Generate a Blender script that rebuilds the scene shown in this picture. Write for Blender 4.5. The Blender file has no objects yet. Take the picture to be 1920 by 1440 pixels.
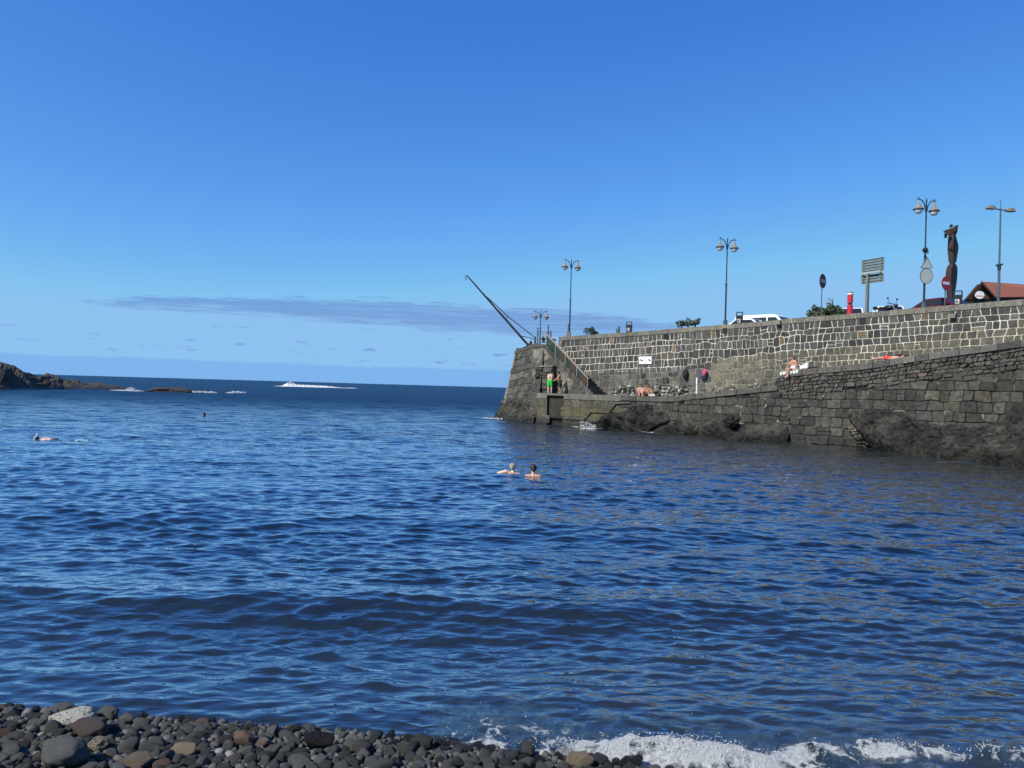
import bpy, bmesh, math, random
import numpy as np
from mathutils import Vector, Matrix, Euler, noise
random.seed(7)
R = math.radians
scene = bpy.context.scene
C = scene.collection

SKY_DUST, SKY_STR, SUN_STR, EXPO = 0.2, 0.15, 4.7, 0.15
SKY_LIFT, SKY_K = 0.13, 1.0
SKY_CAP = (1.62, 3.25, 5.25)
SKY_FLOOR = (0.16, 0.66, 2.2)
SKY_GRADE = ((2.05, 0.330), (1.436, 0.597), (0.747, 1.71))
WAVE_SLOPE = 0.205
FAR_ROUGH, WATER_IOR = 0.40, 1.6
RIP = (0.006, 0.05, 0.42)
WATER_COL = ((0.007, 0.013, 0.018), (0.020, 0.027, 0.029))
FOAM_SPOTS = [(920, 785, 1.2, 0.7, 0.9), (1102, 804, 0.6, 0.4, 0.9), (1000, 797, 1.2, 0.3, 0.6), (340, 736, 4, 1.5, 0.8), (235, 733, 4, 1.5, 0.9), (1410, 826, 0.8, 0.2, 0.8), (1800, 866, 2.0, 0.2, 0.6)]
# ------------------------------------------------------------------ camera
F = 1442.0
EYE = Vector((0, 0, 2.7))
ROT = Euler((R(90.278), 0, 0)).to_matrix() @ Matrix.Rotation(R(1.63), 3, 'Z')
cd = bpy.data.cameras.new("camera")
cd.sensor_width = 36.0
cd.lens = 36.0 * F / 1920.0
cd.clip_start = 0.1
cd.clip_end = 90000
cam = bpy.data.objects.new("camera", cd)
C.objects.link(cam)
cam.matrix_world = Matrix.Translation(EYE) @ ROT.to_4x4()
scene.camera = cam

def ray(px, py):
    return ROT @ Vector(((px - 960) / F, -(py - 720) / F, -1))
def at(px, py, Y):                     # point on the sight line at ground distance Y
    d = ray(px, py); return EYE + d * (Y / d.y)
def level(px, py, z=0.0):              # point where the sight line meets height z
    d = ray(px, py); return EYE + d * ((z - EYE.z) / d.z)
class Plane:
    def __init__(s, a, b):
        s.p = Vector((a[0], a[1], 0)); s.t = (Vector((b[0], b[1], 0)) - s.p).normalized()
        s.n = Vector((s.t.y, -s.t.x, 0))            # outwards, towards the water
        if s.n.y > 0: s.n = -s.n
    def off(s, inward):
        q = Plane.__new__(Plane); q.t, q.n = s.t, s.n; q.p = s.p - s.n * inward; return q
    def hit(s, px, py):
        d = ray(px, py); k = (s.p - EYE).dot(s.n) / d.dot(s.n); return EYE + d * k
    def s_of(s, P): return (P - s.p).dot(s.t)
    def pt(s, a, z, out=0.0):
        v = s.p + s.t * a + s.n * out; v.z = z; return v
LW = Plane((3.3, 57.8), (24.3, 37.1))              # face of the lower sea wall
UW = Plane((3.8, 61.5), (25.5, 38.5))              # face of the upper sea wall
def interp(x, pts):
    if x <= pts[0][0]: return pts[0][1]
    for (x0, y0), (x1, y1) in zip(pts, pts[1:]):
        if x <= x1:
            return y0 + (y1 - y0) * (x - x0) / (x1 - x0) if x1 > x0 else y1
    return pts[-1][1]
def profile(plane, pix):                           # traced outline -> heights along a plane
    r = []
    for px, py in pix:
        P = plane.hit(px, py); r.append((plane.s_of(P), P.z))
    return r

# ------------------------------------------------------------------ object helpers
def tag(o, label=None, cat=None, group=None, kind=None):
    if label: o['label'] = label
    if cat: o['category'] = cat
    if group: o['group'] = group
    if kind: o['kind'] = kind
    return o
def thing(name, loc, label, cat, group=None, rz=0.0):
    o = bpy.data.objects.new(name, None); C.objects.link(o)
    o.empty_display_size = 0.2
    o.location = loc; o.rotation_euler = (0, 0, rz)
    return tag(o, label, cat, group)
class MB:
    def __init__(s): s.v = []; s.f = []; s.c = []; s.col = None
    def add(s, vs, fs):
        b = len(s.v)
        s.v.extend([Vector(v) for v in vs]); s.f.extend([tuple(i + b for i in f) for f in fs])
        if s.col is not None: s.c.extend([s.col] * len(vs))
        return s
    def box(s, c, d, rot=None, taper=1.0):
        x, y, z = d[0] / 2, d[1] / 2, d[2] / 2
        vs = [Vector((sx * x * (taper if sz > 0 else 1), sy * y * (taper if sz > 0 else 1), sz * z)) for sz in (-1, 1) for sx, sy in ((-1, -1), (1, -1), (1, 1), (-1, 1))]
        if rot is not None: vs = [rot @ v for v in vs]
        c = Vector(c)
        return s.add([v + c for v in vs], [(3, 2, 1, 0), (4, 5, 6, 7), (0, 1, 5, 4), (1, 2, 6, 5), (2, 3, 7, 6), (3, 0, 4, 7)])
    def tube(s, pts, rad, n=8, cap=True):
        pts = [Vector(p) for p in pts]
        if not isinstance(rad, (list, tuple)): rad = [rad] * len(pts)
        vs, fs = [], []
        up = None
        for i, p in enumerate(pts):
            a = pts[max(i - 1, 0)]; b = pts[min(i + 1, len(pts) - 1)]
            t = (b - a).normalized()
            if up is None: up = Vector((0, 0, 1)) if abs(t.z) < 0.9 else Vector((1, 0, 0))
            u = (up - t * up.dot(t)).normalized(); w = t.cross(u); up = u
            for k in range(n):
                an = 2 * math.pi * k / n
                vs.append(p + (u * math.cos(an) + w * math.sin(an)) * rad[i])
        for i in range(len(pts) - 1):
            for k in range(n):
                fs.append((i * n + k, i * n + (k + 1) % n, (i + 1) * n + (k + 1) % n, (i + 1) * n + k))
        if cap:
            fs.append(tuple(reversed(range(n)))); fs.append(tuple((len(pts) - 1) * n + k for k in range(n)))
        return s.add(vs, fs)
    def bar(s, a, b, w, h=None):
        a, b = Vector(a), Vector(b); h = h or w
        t = (b - a).normalized(); up = Vector((0, 0, 1)) if abs(t.z) < 0.95 else Vector((0, 1, 0))
        u = t.cross(up).normalized(); v = u.cross(t)
        vs = [p + u * (sx * w / 2) + v * (sy * h / 2) for p in (a, b) for sx, sy in ((-1, -1), (1, -1), (1, 1), (-1, 1))]
        return s.add(vs, [(3, 2, 1, 0), (4, 5, 6, 7), (0, 1, 5, 4), (1, 2, 6, 5), (2, 3, 7, 6), (3, 0, 4, 7)])
    def lathe(s, prof, o=(0, 0, 0), n=14):
        o = Vector(o); vs, fs = [], []
        for r, z in prof:
            for k in range(n):
                an = 2 * math.pi * k / n; vs.append(o + Vector((r * math.cos(an), r * math.sin(an), z)))
        for i in range(len(prof) - 1):
            for k in range(n):
                fs.append((i * n + k, i * n + (k + 1) % n, (i + 1) * n + (k + 1) % n, (i + 1) * n + k))
        fs.append(tuple(reversed(range(n)))); fs.append(tuple((len(prof) - 1) * n + k for k in range(n)))
        return s.add(vs, fs)
    def prism(s, pts, ext):
        n = len(pts); ext = Vector(ext); a = [Vector(p) for p in pts]
        return s.add(a + [p + ext for p in a], [tuple(range(n)), tuple(reversed(range(n, 2 * n)))] + [(i, n + i, n + (i + 1) % n, (i + 1) % n) for i in range(n)])
    def loft(s, rings, cap=True):
        n = len(rings[0]); vs = [Vector(p) for r in rings for p in r]; fs = []
        for i in range(len(rings) - 1):
            for k in range(n):
                fs.append((i * n + k, i * n + (k + 1) % n, (i + 1) * n + (k + 1) % n, (i + 1) * n + k))
        if cap: fs += [tuple(reversed(range(n))), tuple((len(rings) - 1) * n + k for k in range(n))]
        return s.add(vs, fs)
    def ball(s, c, r, nu=12, nv=8):
        c = Vector(c); r = Vector(r if isinstance(r, (list, tuple, Vector)) else (r, r, r))
        vs = [c + Vector((0, 0, -r.z))]; fs = []
        for j in range(1, nv):
            b = -math.pi / 2 + math.pi * j / nv
            for k in range(nu):
                a = 2 * math.pi * k / nu; vs.append(c + Vector((r.x * math.cos(b) * math.cos(a), r.y * math.cos(b) * math.sin(a), r.z * math.sin(b))))
        vs.append(c + Vector((0, 0, r.z))); t = len(vs) - 1
        for k in range(nu): fs.append((0, 1 + (k + 1) % nu, 1 + k)); fs.append((t, 1 + (nv - 2) * nu + k, 1 + (nv - 2) * nu + (k + 1) % nu))
        for j in range(nv - 2):
            for k in range(nu):
                a = 1 + j * nu; fs.append((a + k, a + (k + 1) % nu, a + nu + (k + 1) % nu, a + nu + k))
        return s.add(vs, fs)
    def grid(s, P):                                 # P: rows of points
        m, n = len(P), len(P[0])
        return s.add([p for r in P for p in r], [(i * n + j, i * n + j + 1, (i + 1) * n + j + 1, (i + 1) * n + j) for i in range(m - 1) for j in range(n - 1)])
    def build(s, name, mat, parent=None, smooth=False, world=False, origin=None, bevel=0.0):
        off = Vector((0, 0, 0))
        if world and parent is not None:
            q = parent
            while q is not None: off += Vector(q.location); q = q.parent
        if origin == 'base':
            n = len(s.v); off = Vector((sum(v.x for v in s.v) / n, sum(v.y for v in s.v) / n, min(v.z for v in s.v)))
        elif origin is not None: off = Vector(origin)
        me = bpy.data.meshes.new(name)
        me.from_pydata([tuple(v - off) for v in s.v], [], s.f)
        if s.c:
            ca = me.color_attributes.new("col", 'FLOAT_COLOR', 'POINT')
            ca.data.foreach_set("color", np.array([(c[0], c[1], c[2], 1.0) for c in s.c], dtype=np.float32).ravel())
        bm = bmesh.new(); bm.from_mesh(me)
        bmesh.ops.recalc_face_normals(bm, faces=bm.faces); bm.to_mesh(me); bm.free()
        if smooth:
            me.polygons.foreach_set("use_smooth", [True] * len(me.polygons))
        me.materials.append(mat)
        o = bpy.data.objects.new(name, me); C.objects.link(o)
        if parent is not None: o.parent = parent
        elif origin is not None: o.location = off
        if bevel:
            b = o.modifiers.new("bevel", 'BEVEL'); b.width = bevel; b.segments = 2; b.limit_method = 'ANGLE'
        return o
def copy_tree(o, parent=None):
    c = o.copy(); C.objects.link(c)
    if parent is not None: c.parent = parent
    for ch in list(o.children): copy_tree(ch, c)
    return c
def fused(name, mb, mat, parent, voxel=0.014, smooth=4, world=False, loc=None):   # one continuous skin over the given volumes
    o = mb.build(name, mat, None)
    m = o.modifiers.new("r", 'REMESH'); m.mode = 'VOXEL'; m.voxel_size = voxel; m.use_smooth_shade = True
    k = o.modifiers.new("s", 'SMOOTH'); k.iterations = smooth; k.factor = 0.5
    dg = bpy.context.evaluated_depsgraph_get()
    me = bpy.data.meshes.new_from_object(o.evaluated_get(dg))
    old = o.data; o.modifiers.clear(); o.data = me; bpy.data.meshes.remove(old); me.name = name
    if not me.materials: me.materials.append(mat)
    me.polygons.foreach_set("use_smooth", [True] * len(me.polygons))
    if parent is not None: o.parent = parent
    return o

# ------------------------------------------------------------------ materials
class NT:
    def __init__(s, name):
        s.m = bpy.data.materials.new(name); s.m.use_nodes = True; s.t = s.m.node_tree
        s.b = s.t.nodes["Principled BSDF"]
    def n(s, typ, **kw):
        nd = s.t.nodes.new(typ)
        for k, v in kw.items():
            if hasattr(nd, k): setattr(nd, k, v)
            else: nd.inputs[k.replace('_', ' ')].default_value = v
        return nd
    def l(s, a, b): s.t.links.new(a, b)
    def math(s, op, a, b=None, clamp=False):
        nd = s.t.nodes.new('ShaderNodeMath'); nd.operation = op; nd.use_clamp = clamp
        for i, x in enumerate((a, b)):
            if x is None: continue
            if isinstance(x, (int, float)): nd.inputs[i].default_value = x
            else: s.l(x, nd.inputs[i])
        return nd.outputs[0]
    def ramp(s, fac, stops):
        nd = s.t.nodes.new('ShaderNodeValToRGB'); s.l(fac, nd.inputs[0])
        e = nd.color_ramp.elements
        while len(e) < len(stops): e.new(0.5)
        for q, (p, c) in zip(e, stops):
            q.position = p; q.color = (c if isinstance(c, tuple) else (c, c, c)) + (1,)
        return nd.outputs[0]
    def mix(s, fac, a, b, typ='MIX'):
        nd = s.t.nodes.new('ShaderNodeMix'); nd.data_type = 'RGBA'; nd.blend_type = typ
        for i, x in ((0, fac), (6, a), (7, b)):
            if isinstance(x, (int, float)): nd.inputs[i].default_value = x
            elif isinstance(x, tuple): nd.inputs[i].default_value = x + (1,)
            else: s.l(x, nd.inputs[i])
        return nd.outputs[2]
    def noise(s, scale, detail=4, rough=0.55, vec=None):
        nd = s.t.nodes.new('ShaderNodeTexNoise'); nd.inputs['Scale'].default_value = scale
        nd.inputs['Detail'].default_value = detail; nd.inputs['Roughness'].default_value = rough
        if vec is not None: s.l(vec, nd.inputs['Vector'])
        return nd.outputs[0]
    def bump(s, h, dist=0.02, strength=1.0):
        nd = s.t.nodes.new('ShaderNodeBump'); nd.inputs['Distance'].default_value = dist; nd.inputs['Strength'].default_value = strength
        s.l(h, nd.inputs['Height']); s.l(nd.outputs[0], s.b.inputs['Normal']); return nd
    def coord(s): return s.t.nodes.new('ShaderNodeTexCoord').outputs['Object']
    def pos(s): return s.t.nodes.new('ShaderNodeNewGeometry').outputs['Position']
def plain(name, col, rough=0.5, metal=0.0, var=0.25, scale=6.0, bump=0.0, spec=None):
    k = NT(name); v = k.coord(); nz = k.noise(scale, 5, 0.6, v)
    dark = tuple(c * (1 - var) for c in col); lite = tuple(min(1, c * (1 + var)) for c in col)
    k.l(k.ramp(nz, [(0.3, dark), (0.7, lite)]), k.b.inputs['Base Color'])
    k.b.inputs['Roughness'].default_value = rough; k.b.inputs['Metallic'].default_value = metal
    if spec is not None: k.b.inputs['Specular IOR Level'].default_value = spec
    if bump: k.bump(k.noise(scale * 6, 4, 0.6, v), bump)
    return k.m
def stone_mat(name, var=0.5, bump=0.03, fine=9.0, wet=False, rough=0.9):
    k = NT(name); p = k.pos()
    a = k.n('ShaderNodeAttribute'); a.attribute_name = 'col'
    n1 = k.noise(fine, 6, 0.65, p); n2 = k.noise(1.3, 4, 0.6, p); n3 = k.noise(fine * 5, 4, 0.6, p)
    f1 = k.ramp(n1, [(0.3, 1 - var), (0.72, 1 + var * 0.9)]); f2 = k.ramp(n2, [(0.3, 0.8), (0.7, 1.2)])
    c = k.mix(1.0, a.outputs['Color'], f1, 'MULTIPLY'); c = k.mix(1.0, c, f2, 'MULTIPLY')
    mps = k.n('ShaderNodeMapping'); mps.inputs['Scale'].default_value = (1.6, 1.6, 0.22); k.l(p, mps.inputs['Vector'])
    c = k.mix(1.0, c, k.ramp(k.noise(1.0, 6, 0.7, mps.outputs[0]), [(0.30, 0.74), (0.50, 1.04), (0.75, 1.25)]), 'MULTIPLY')     # run marks and damp streaks
    lich = k.ramp(k.noise(3.3, 7, 0.75, p), [(0.60, 0.0), (0.72, 0.5)])
    c = k.mix(lich, c, (0.17, 0.165, 0.14))
    rg = rough
    if wet:
        sx = k.n('ShaderNodeSeparateXYZ'); k.l(p, sx.inputs[0])
        zz = k.math('ADD', sx.outputs[2], k.math('MULTIPLY', k.noise(0.9, 4, 0.6, p), -0.7))
        w = k.ramp(zz, [(0.0, 1.0), (0.35, 0.0)])
        c = k.mix(k.math('MULTIPLY', w, 0.65), c, (0.012, 0.011, 0.007))
        k.l(k.math('SUBTRACT', rough, k.math('MULTIPLY', w, 0.55)), k.b.inputs['Roughness'])
    else: k.b.inputs['Roughness'].default_value = rg
    k.l(c, k.b.inputs['Base Color']); k.b.inputs['Specular IOR Level'].default_value = 0.3
    k.bump(k.math('ADD', n1, k.math('MULTIPLY', n3, 0.5)), bump)
    return k.m
M = {}
M['stone'] = stone_mat('masonry')
M['stonewet'] = stone_mat('weathered_masonry', 0.55, 0.05, 5.0, wet=True)
M['lava'] = stone_mat('lava', 0.5, 0.10, 7.0, wet=True)
M['concrete'] = plain('concrete', (0.20, 0.19, 0.165), 0.9, var=0.3, scale=3, bump=0.01)
M['lampmetal'] = plain('lamp_metal', (0.035, 0.045, 0.055), 0.45, 0.3)
M['galv'] = plain('galvanised_metal', (0.10, 0.13, 0.15), 0.5, 0.4)
M['shade'] = plain('lamp_shade', (0.24, 0.20, 0.15), 0.55)
M['globe'] = plain('lamp_globe', (0.62, 0.66, 0.68), 0.15, var=0.05)
M['black'] = plain('black_plastic', (0.012, 0.012, 0.013), 0.45)
M['white'] = plain('white_paint', (0.78, 0.78, 0.77), 0.4, var=0.05)
M['whitecar'] = plain('white_car_paint', (0.80, 0.81, 0.82), 0.2, var=0.02)
M['darkcar'] = plain('dark_car_paint', (0.02, 0.02, 0.028), 0.2, var=0.02)
M['redpaint'] = plain('red_paint', (0.50, 0.022, 0.03), 0.45, var=0.12)
M['redsign'] = plain('red_sign', (0.36, 0.012, 0.02), 0.5, var=0.1)
M['dimred'] = plain('dim_red_sign', (0.10, 0.035, 0.03), 0.6, var=0.3)  # shade of the sign facing away from the sun, put into its red
M['dimwhite'] = plain('dim_white', (0.5, 0.46, 0.42), 0.6, var=0.2)  # duller white for that sign's bar, the stickers and post bands
M['glass'] = plain('dark_glass', (0.02, 0.025, 0.03), 0.08, var=0.1)
M['tyre'] = plain('tyre_rubber', (0.015, 0.015, 0.015), 0.8)
M['chrome'] = plain('steel_trim', (0.5, 0.5, 0.5), 0.3, 0.8, var=0.1)
M['signback'] = plain('sign_back', (0.36, 0.38, 0.36), 0.5, 0.1, var=0.12)
M['signslat'] = plain('sign_slat', (0.18, 0.195, 0.17), 0.5, 0.1, var=0.15)
M['corten'] = plain('brown_steel', (0.062, 0.036, 0.022), 0.7, 0.1, var=0.3, scale=3)
M['rust'] = plain('rusty_steel', (0.13, 0.075, 0.05), 0.8, 0.1, var=0.4, scale=4)
M['crane'] = plain('crane_steel', (0.10, 0.085, 0.075), 0.7, 0.2, var=0.4, scale=2)
M['cranedark'] = plain('crane_tie_steel', (0.03, 0.035, 0.035), 0.7, 0.2, var=0.4, scale=2)
M['rail'] = plain('rail_steel', (0.34, 0.30, 0.25), 0.6, 0.1, var=0.3, scale=5)
M['meshgreen'] = plain('green_mesh', (0.030, 0.060, 0.050), 0.7, var=0.3)
M['meshrust'] = plain('rust_mesh', (0.09, 0.06, 0.04), 0.8, var=0.3)
M['wood'] = plain('brown_boards', (0.075, 0.040, 0.018), 0.8, var=0.35, scale=5)
M['darkwood'] = plain('dark_fascia', (0.02, 0.012, 0.008), 0.7)
M['bark'] = plain('bark', (0.09, 0.07, 0.05), 0.9)
M['skin'] = plain('skin', (0.52, 0.29, 0.20), 0.5, var=0.08)
M['skinpale'] = plain('pale_skin', (0.66, 0.43, 0.33), 0.5, var=0.08)
M['skintan'] = plain('tanned_skin', (0.42, 0.20, 0.12), 0.5, var=0.08)
M['hairdark'] = plain('dark_hair', (0.018, 0.012, 0.009), 0.6)
M['hairbrown'] = plain('brown_hair', (0.11, 0.05, 0.022), 0.6)
M['hairgrey'] = plain('grey_hair', (0.30, 0.27, 0.23), 0.7)
M['green'] = plain('green_cloth', (0.03, 0.62, 0.06), 0.8, var=0.1)
M['blackcloth'] = plain('black_cloth', (0.012, 0.012, 0.014), 0.9)
M['whitecloth'] = plain('white_cloth', (0.78, 0.77, 0.75), 0.9, var=0.06)
M['redcloth'] = plain('red_cloth', (0.60, 0.05, 0.05), 0.9, var=0.1)
M['bluecloth'] = plain('slate_blue_cloth', (0.05, 0.08, 0.12), 0.9, var=0.2)
M['pinkcloth'] = plain('pink_cloth', (0.62, 0.07, 0.13), 0.9, var=0.1)
M['whiteplastic'] = plain('snorkel_plastic', (0.75, 0.80, 0.82), 0.4, var=0.05)
M['finblue'] = plain('pale_blue_fin', (0.35, 0.60, 0.75), 0.4, var=0.05)
M['red'] = plain('red_print', (0.55, 0.03, 0.03), 0.5, var=0.05)
M['blueprint'] = plain('blue_print', (0.10, 0.30, 0.55), 0.5, var=0.05)
M['darkprint'] = plain('dark_print', (0.03, 0.03, 0.035), 0.5, var=0.05)
M['asphalt'] = plain('asphalt', (0.05, 0.05, 0.052), 0.9, var=0.2)
def leaf_mat(name, a, b):
    k = NT(name); p = k.pos()
    k.l(k.ramp(k.noise(2.2, 3, 0.6, p), [(0.3, a), (0.7, b)]), k.b.inputs['Base Color'])
    k.b.inputs['Roughness'].default_value = 0.55
    return k.m
M['leaf'] = leaf_mat('leaf', (0.022, 0.045, 0.018), (0.06, 0.10, 0.04))
M['leafgrey'] = leaf_mat('grey_green_leaf', (0.05, 0.075, 0.045), (0.13, 0.16, 0.10))
k = NT('roof_tiles'); p = k.coord()
w = k.n('ShaderNodeTexWave'); w.inputs['Scale'].default_value = 1.6; w.inputs['Distortion'].default_value = 0.4; k.l(p, w.inputs['Vector'])
k.l(k.ramp(k.noise(4, 4, 0.6, p), [(0.3, (0.36, 0.11, 0.06)), (0.7, (0.46, 0.16, 0.09))]), k.b.inputs['Base Color'])
k.b.inputs['Roughness'].default_value = 0.8; k.bump(w.outputs['Fac'], 0.05); M['roof'] = k.m
# ------------------------------------------------------------------ sky and sun
SUN = Vector((-0.60, -0.50, 0.72)).normalized()
wd = bpy.data.worlds.new("World"); scene.world = wd; wd.use_nodes = True
nt = wd.node_tree; nt.nodes.clear()
def wn(typ, **kw):
    nd = nt.nodes.new(typ)
    for a, b in kw.items(): setattr(nd, a, b)
    return nd
def wl(a, b): nt.links.new(a, b)
def wm(op, a, b=None, c=None, clamp=False):
    nd = wn('ShaderNodeMath', operation=op, use_clamp=clamp)
    for i, x in enumerate((a, b, c)):
        if x is None: continue
        if isinstance(x, (int, float)): nd.inputs[i].default_value = x
        else: wl(x, nd.inputs[i])
    return nd.outputs[0]
def wcurve(x, pts):                      # piecewise-linear function of a value in 0..1
    nd = wn('ShaderNodeValToRGB'); e = nd.color_ramp.elements
    while len(e) < len(pts): e.new(0.5)
    for q, (p, v) in zip(e, pts): q.position = p; q.color = (v, v, v, 1)
    nd.color_ramp.interpolation = 'EASE'
    wl(x, nd.inputs[0]); return nd.outputs[0]
def wnoise(vec, scale, detail, rough=0.6):
    nd = wn('ShaderNodeTexNoise'); nd.inputs['Scale'].default_value = scale; nd.inputs['Detail'].default_value = detail
    nd.inputs['Roughness'].default_value = rough; wl(vec, nd.inputs['Vector']); return nd.outputs[0]
sky = wn('ShaderNodeTexSky', sky_type='NISHITA', sun_disc=False)
sky.sun_elevation = math.asin(SUN.z); sky.sun_rotation = math.atan2(SUN.x, SUN.y)
sky.air_density = 1.0; sky.dust_density = SKY_DUST; sky.ozone_density = 2.5; sky.altitude = 0
sp3 = wn('ShaderNodeSeparateColor'); wl(sky.outputs[0], sp3.inputs[0]); cb3 = wn('ShaderNodeCombineColor')
for i_, (g_, a_) in enumerate(SKY_GRADE):           # deeper, bluer air than the default sky
    wl(wm('MAXIMUM', wm('MINIMUM', wm('MULTIPLY', wm('POWER', sp3.outputs[i_], g_), a_ * 1.04), SKY_CAP[i_]), SKY_FLOOR[i_]), cb3.inputs[i_])
tc = wn('ShaderNodeTexCoord'); sp = wn('ShaderNodeSeparateXYZ'); wl(tc.outputs['Generated'], sp.inputs[0])
lift = wn('ShaderNodeCombineXYZ'); wl(sp.outputs[0], lift.inputs[0]); wl(sp.outputs[1], lift.inputs[1])
wl(wm('MULTIPLY_ADD', sp.outputs[2], SKY_K, SKY_LIFT), lift.inputs[2])          # clear marine air: no yellow band low down
nrm = wn('ShaderNodeVectorMath', operation='NORMALIZE'); wl(lift.outputs[0], nrm.inputs[0]); wl(nrm.outputs[0], sky.inputs['Vector'])
az = wm('ARCTAN2', sp.outputs[0], sp.outputs[1]); el = wm('ARCSINE', sp.outputs[2])
azd = wm('MULTIPLY', az, 57.2958); eld = wm('MULTIPLY', el, 57.2958)
def skyvec(kx, ky, ox=0.0):
    cb = wn('ShaderNodeCombineXYZ'); wl(wm('MULTIPLY_ADD', azd, kx, ox), cb.inputs[0]); wl(wm('MULTIPLY', eld, ky), cb.inputs[1]); return cb.outputs[0]
# the long bank of stratocumulus about five degrees up
a01 = wm('MULTIPLY_ADD', azd, 1 / 60.0, 0.5, clamp=True)           # -30..30 degrees -> 0..1
nb = wnoise(skyvec(0.16, 1.15, 3.1), 1.0, 7, 0.58)
nb2 = wnoise(skyvec(0.30, 4.2, 9.0), 1.0, 8, 0.66)
top = wcurve(a01, [(0.0, .46), (.02, .50), (.09, .552), (.205, .59), (.33, .60), (.427, .60), (.527, .585), (.625, .545), (.69, .51), (.74, .47), (1.0, .4)])   # /10 degrees
bot = wcurve(a01, [(0.0, .48), (.02, .467), (.09, .466), (.205, .455), (.33, .435), (.427, .405), (.527, .40), (.625, .415), (.69, .455), (.74, .5), (1.0, .6)])
e10 = wm('MULTIPLY', eld, 0.1)
warp = wm('MULTIPLY', wm('SUBTRACT', nb, 0.5), 0.13)
warp2 = wm('MULTIPLY', wm('SUBTRACT', nb2, 0.5), 0.20)
ew = wm('ADD', e10, wm('ADD', warp, warp2))
inb = wm('MINIMUM', wm('MULTIPLY', wm('SUBTRACT', top, ew), 30.0), wm('MULTIPLY', wm('SUBTRACT', ew, bot), 16.0))
bank = wm('MULTIPLY', wm('ADD', inb, 0.35, clamp=True), 1.0)
# scattered small puffs lower down
npf = wnoise(skyvec(0.5, 2.6, 17.0), 1.0, 6, 0.6)
penv = wcurve(wm('MULTIPLY', eld, 0.1, clamp=True), [(0.10, 0.0), (0.18, 0.9), (0.26, 1.0), (0.36, 0.6), (0.45, 0.0)])
puff = wm('MULTIPLY', wm('MULTIPLY', wm('SUBTRACT', npf, 0.59), 10.0, clamp=True), penv)
# low distant deck lying on the horizon
nh = wnoise(skyvec(0.25, 0.5, 5.0), 1.0, 5)
deck = wm('MULTIPLY', wm('SUBTRACT', wm('ADD', 0.135, wm('MULTIPLY', wm('SUBTRACT', nh, 0.5), 0.05)), e10), 60.0, clamp=True)
zen = wcurve(sp.outputs[2], [(0.0, 1.0), (0.46, 1.0), (0.72, 0.58), (1.0, 0.42)])
def wmix(fac, a, b, typ='MIX'):
    nd = wn('ShaderNodeMix', data_type='RGBA', blend_type=typ)
    wl(fac, nd.inputs[0])
    for i, x in ((6, a), (7, b)):
        if isinstance(x, tuple): nd.inputs[i].default_value = x + (1,)
        else: wl(x, nd.inputs[i])
    return nd.outputs[2]
col = cb3.outputs[0]
def tint(c, fac, t):
    return wmix(fac, c, wmix(wm('ADD', 1.0, 0.0), c, t, 'MULTIPLY'))
col = tint(col, wm('MULTIPLY', deck, 0.8), (0.75, 0.80, 0.95))
shade_n = wm('MULTIPLY', wm('SUBTRACT', wnoise(skyvec(0.10, 3.2, 31.0), 1.0, 6, 0.6), 0.30), 5.0, clamp=True)
shade_n = wm('MULTIPLY_ADD', shade_n, 0.75, 0.25)
col = tint(col, wm('MULTIPLY', wm('MULTIPLY', bank, shade_n), 0.95), (0.70, 0.66, 0.80))
col = tint(col, wm('MULTIPLY', puff, 0.9), (0.70, 0.64, 0.80))
cz_ = wn('ShaderNodeVectorMath', operation='SCALE'); wl(col, cz_.inputs[0]); wl(zen, cz_.inputs['Scale']); col = cz_.outputs[0]   # the zenith is darker than the sky over the horizon
bg = wn('ShaderNodeBackground'); bg.inputs['Strength'].default_value = SKY_STR
wl(col, bg.inputs['Color']); out = wn('ShaderNodeOutputWorld'); wl(bg.outputs[0], out.inputs[0])
sl = bpy.data.lights.new("sun", 'SUN'); sl.energy = SUN_STR; sl.angle = R(0.55); sl.color = (1.0, 0.95, 0.87)
so = bpy.data.objects.new("sun", sl); C.objects.link(so)
so.rotation_euler = (-SUN).to_track_quat('-Z', 'Y').to_euler(); so.location = (0, 0, 60)
vs = scene.view_settings; vs.view_transform = 'Standard'; vs.look = 'None'; vs.exposure = EXPO; vs.gamma = 1

# ------------------------------------------------------------------ sea
SHORE = [(-40, 6.6), (-6, 6.25), (-4.0, 6.12), (-2.4, 6.0), (-1.0, 5.86), (0.0, 5.66), (0.8, 5.54), (1.5, 5.45), (2.5, 5.32), (4.5, 5.15), (9, 4.8), (40, 4.0)]
def shore_np(X): return np.interp(X, [a for a, b in SHORE], [b for a, b in SHORE])
rng = np.random.default_rng(5)
def vnoise(x, y, seed):                                   # smooth value noise, 0..1
    xi, yi = np.floor(x).astype(np.int64), np.floor(y).astype(np.int64)
    fx, fy = x - xi, y - yi; fx = fx * fx * (3 - 2 * fx); fy = fy * fy * (3 - 2 * fy)
    def h(a, b):
        v = np.sin(a * 127.1 + b * 311.7 + seed * 74.7) * 43758.5453; return v - np.floor(v)
    return (h(xi, yi) * (1 - fx) + h(xi + 1, yi) * fx) * (1 - fy) + (h(xi, yi + 1) * (1 - fx) + h(xi + 1, yi + 1) * fx) * fy
def fbm(x, y, seed, octv=4):
    s = 0; a = 0.5; t = 0
    for i in range(octv):
        s = s + a * vnoise(x * 2 ** i, y * 2 ** i, seed + i * 13); t += a; a *= 0.55
    return s / t
def smooth(a, b, x):
    t = np.clip((x - a) / (b - a), 0, 1); return t * t * (3 - 2 * t)
NA, NR = 880, 0
ang = np.radians(np.linspace(-54, 54, NA))
sea_rows = [2.6]
while sea_rows[-1] < 300: sea_rows.append(sea_rows[-1] * 1.0037)
while sea_rows[-1] < 60000: sea_rows.append(sea_rows[-1] * 1.18)
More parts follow.
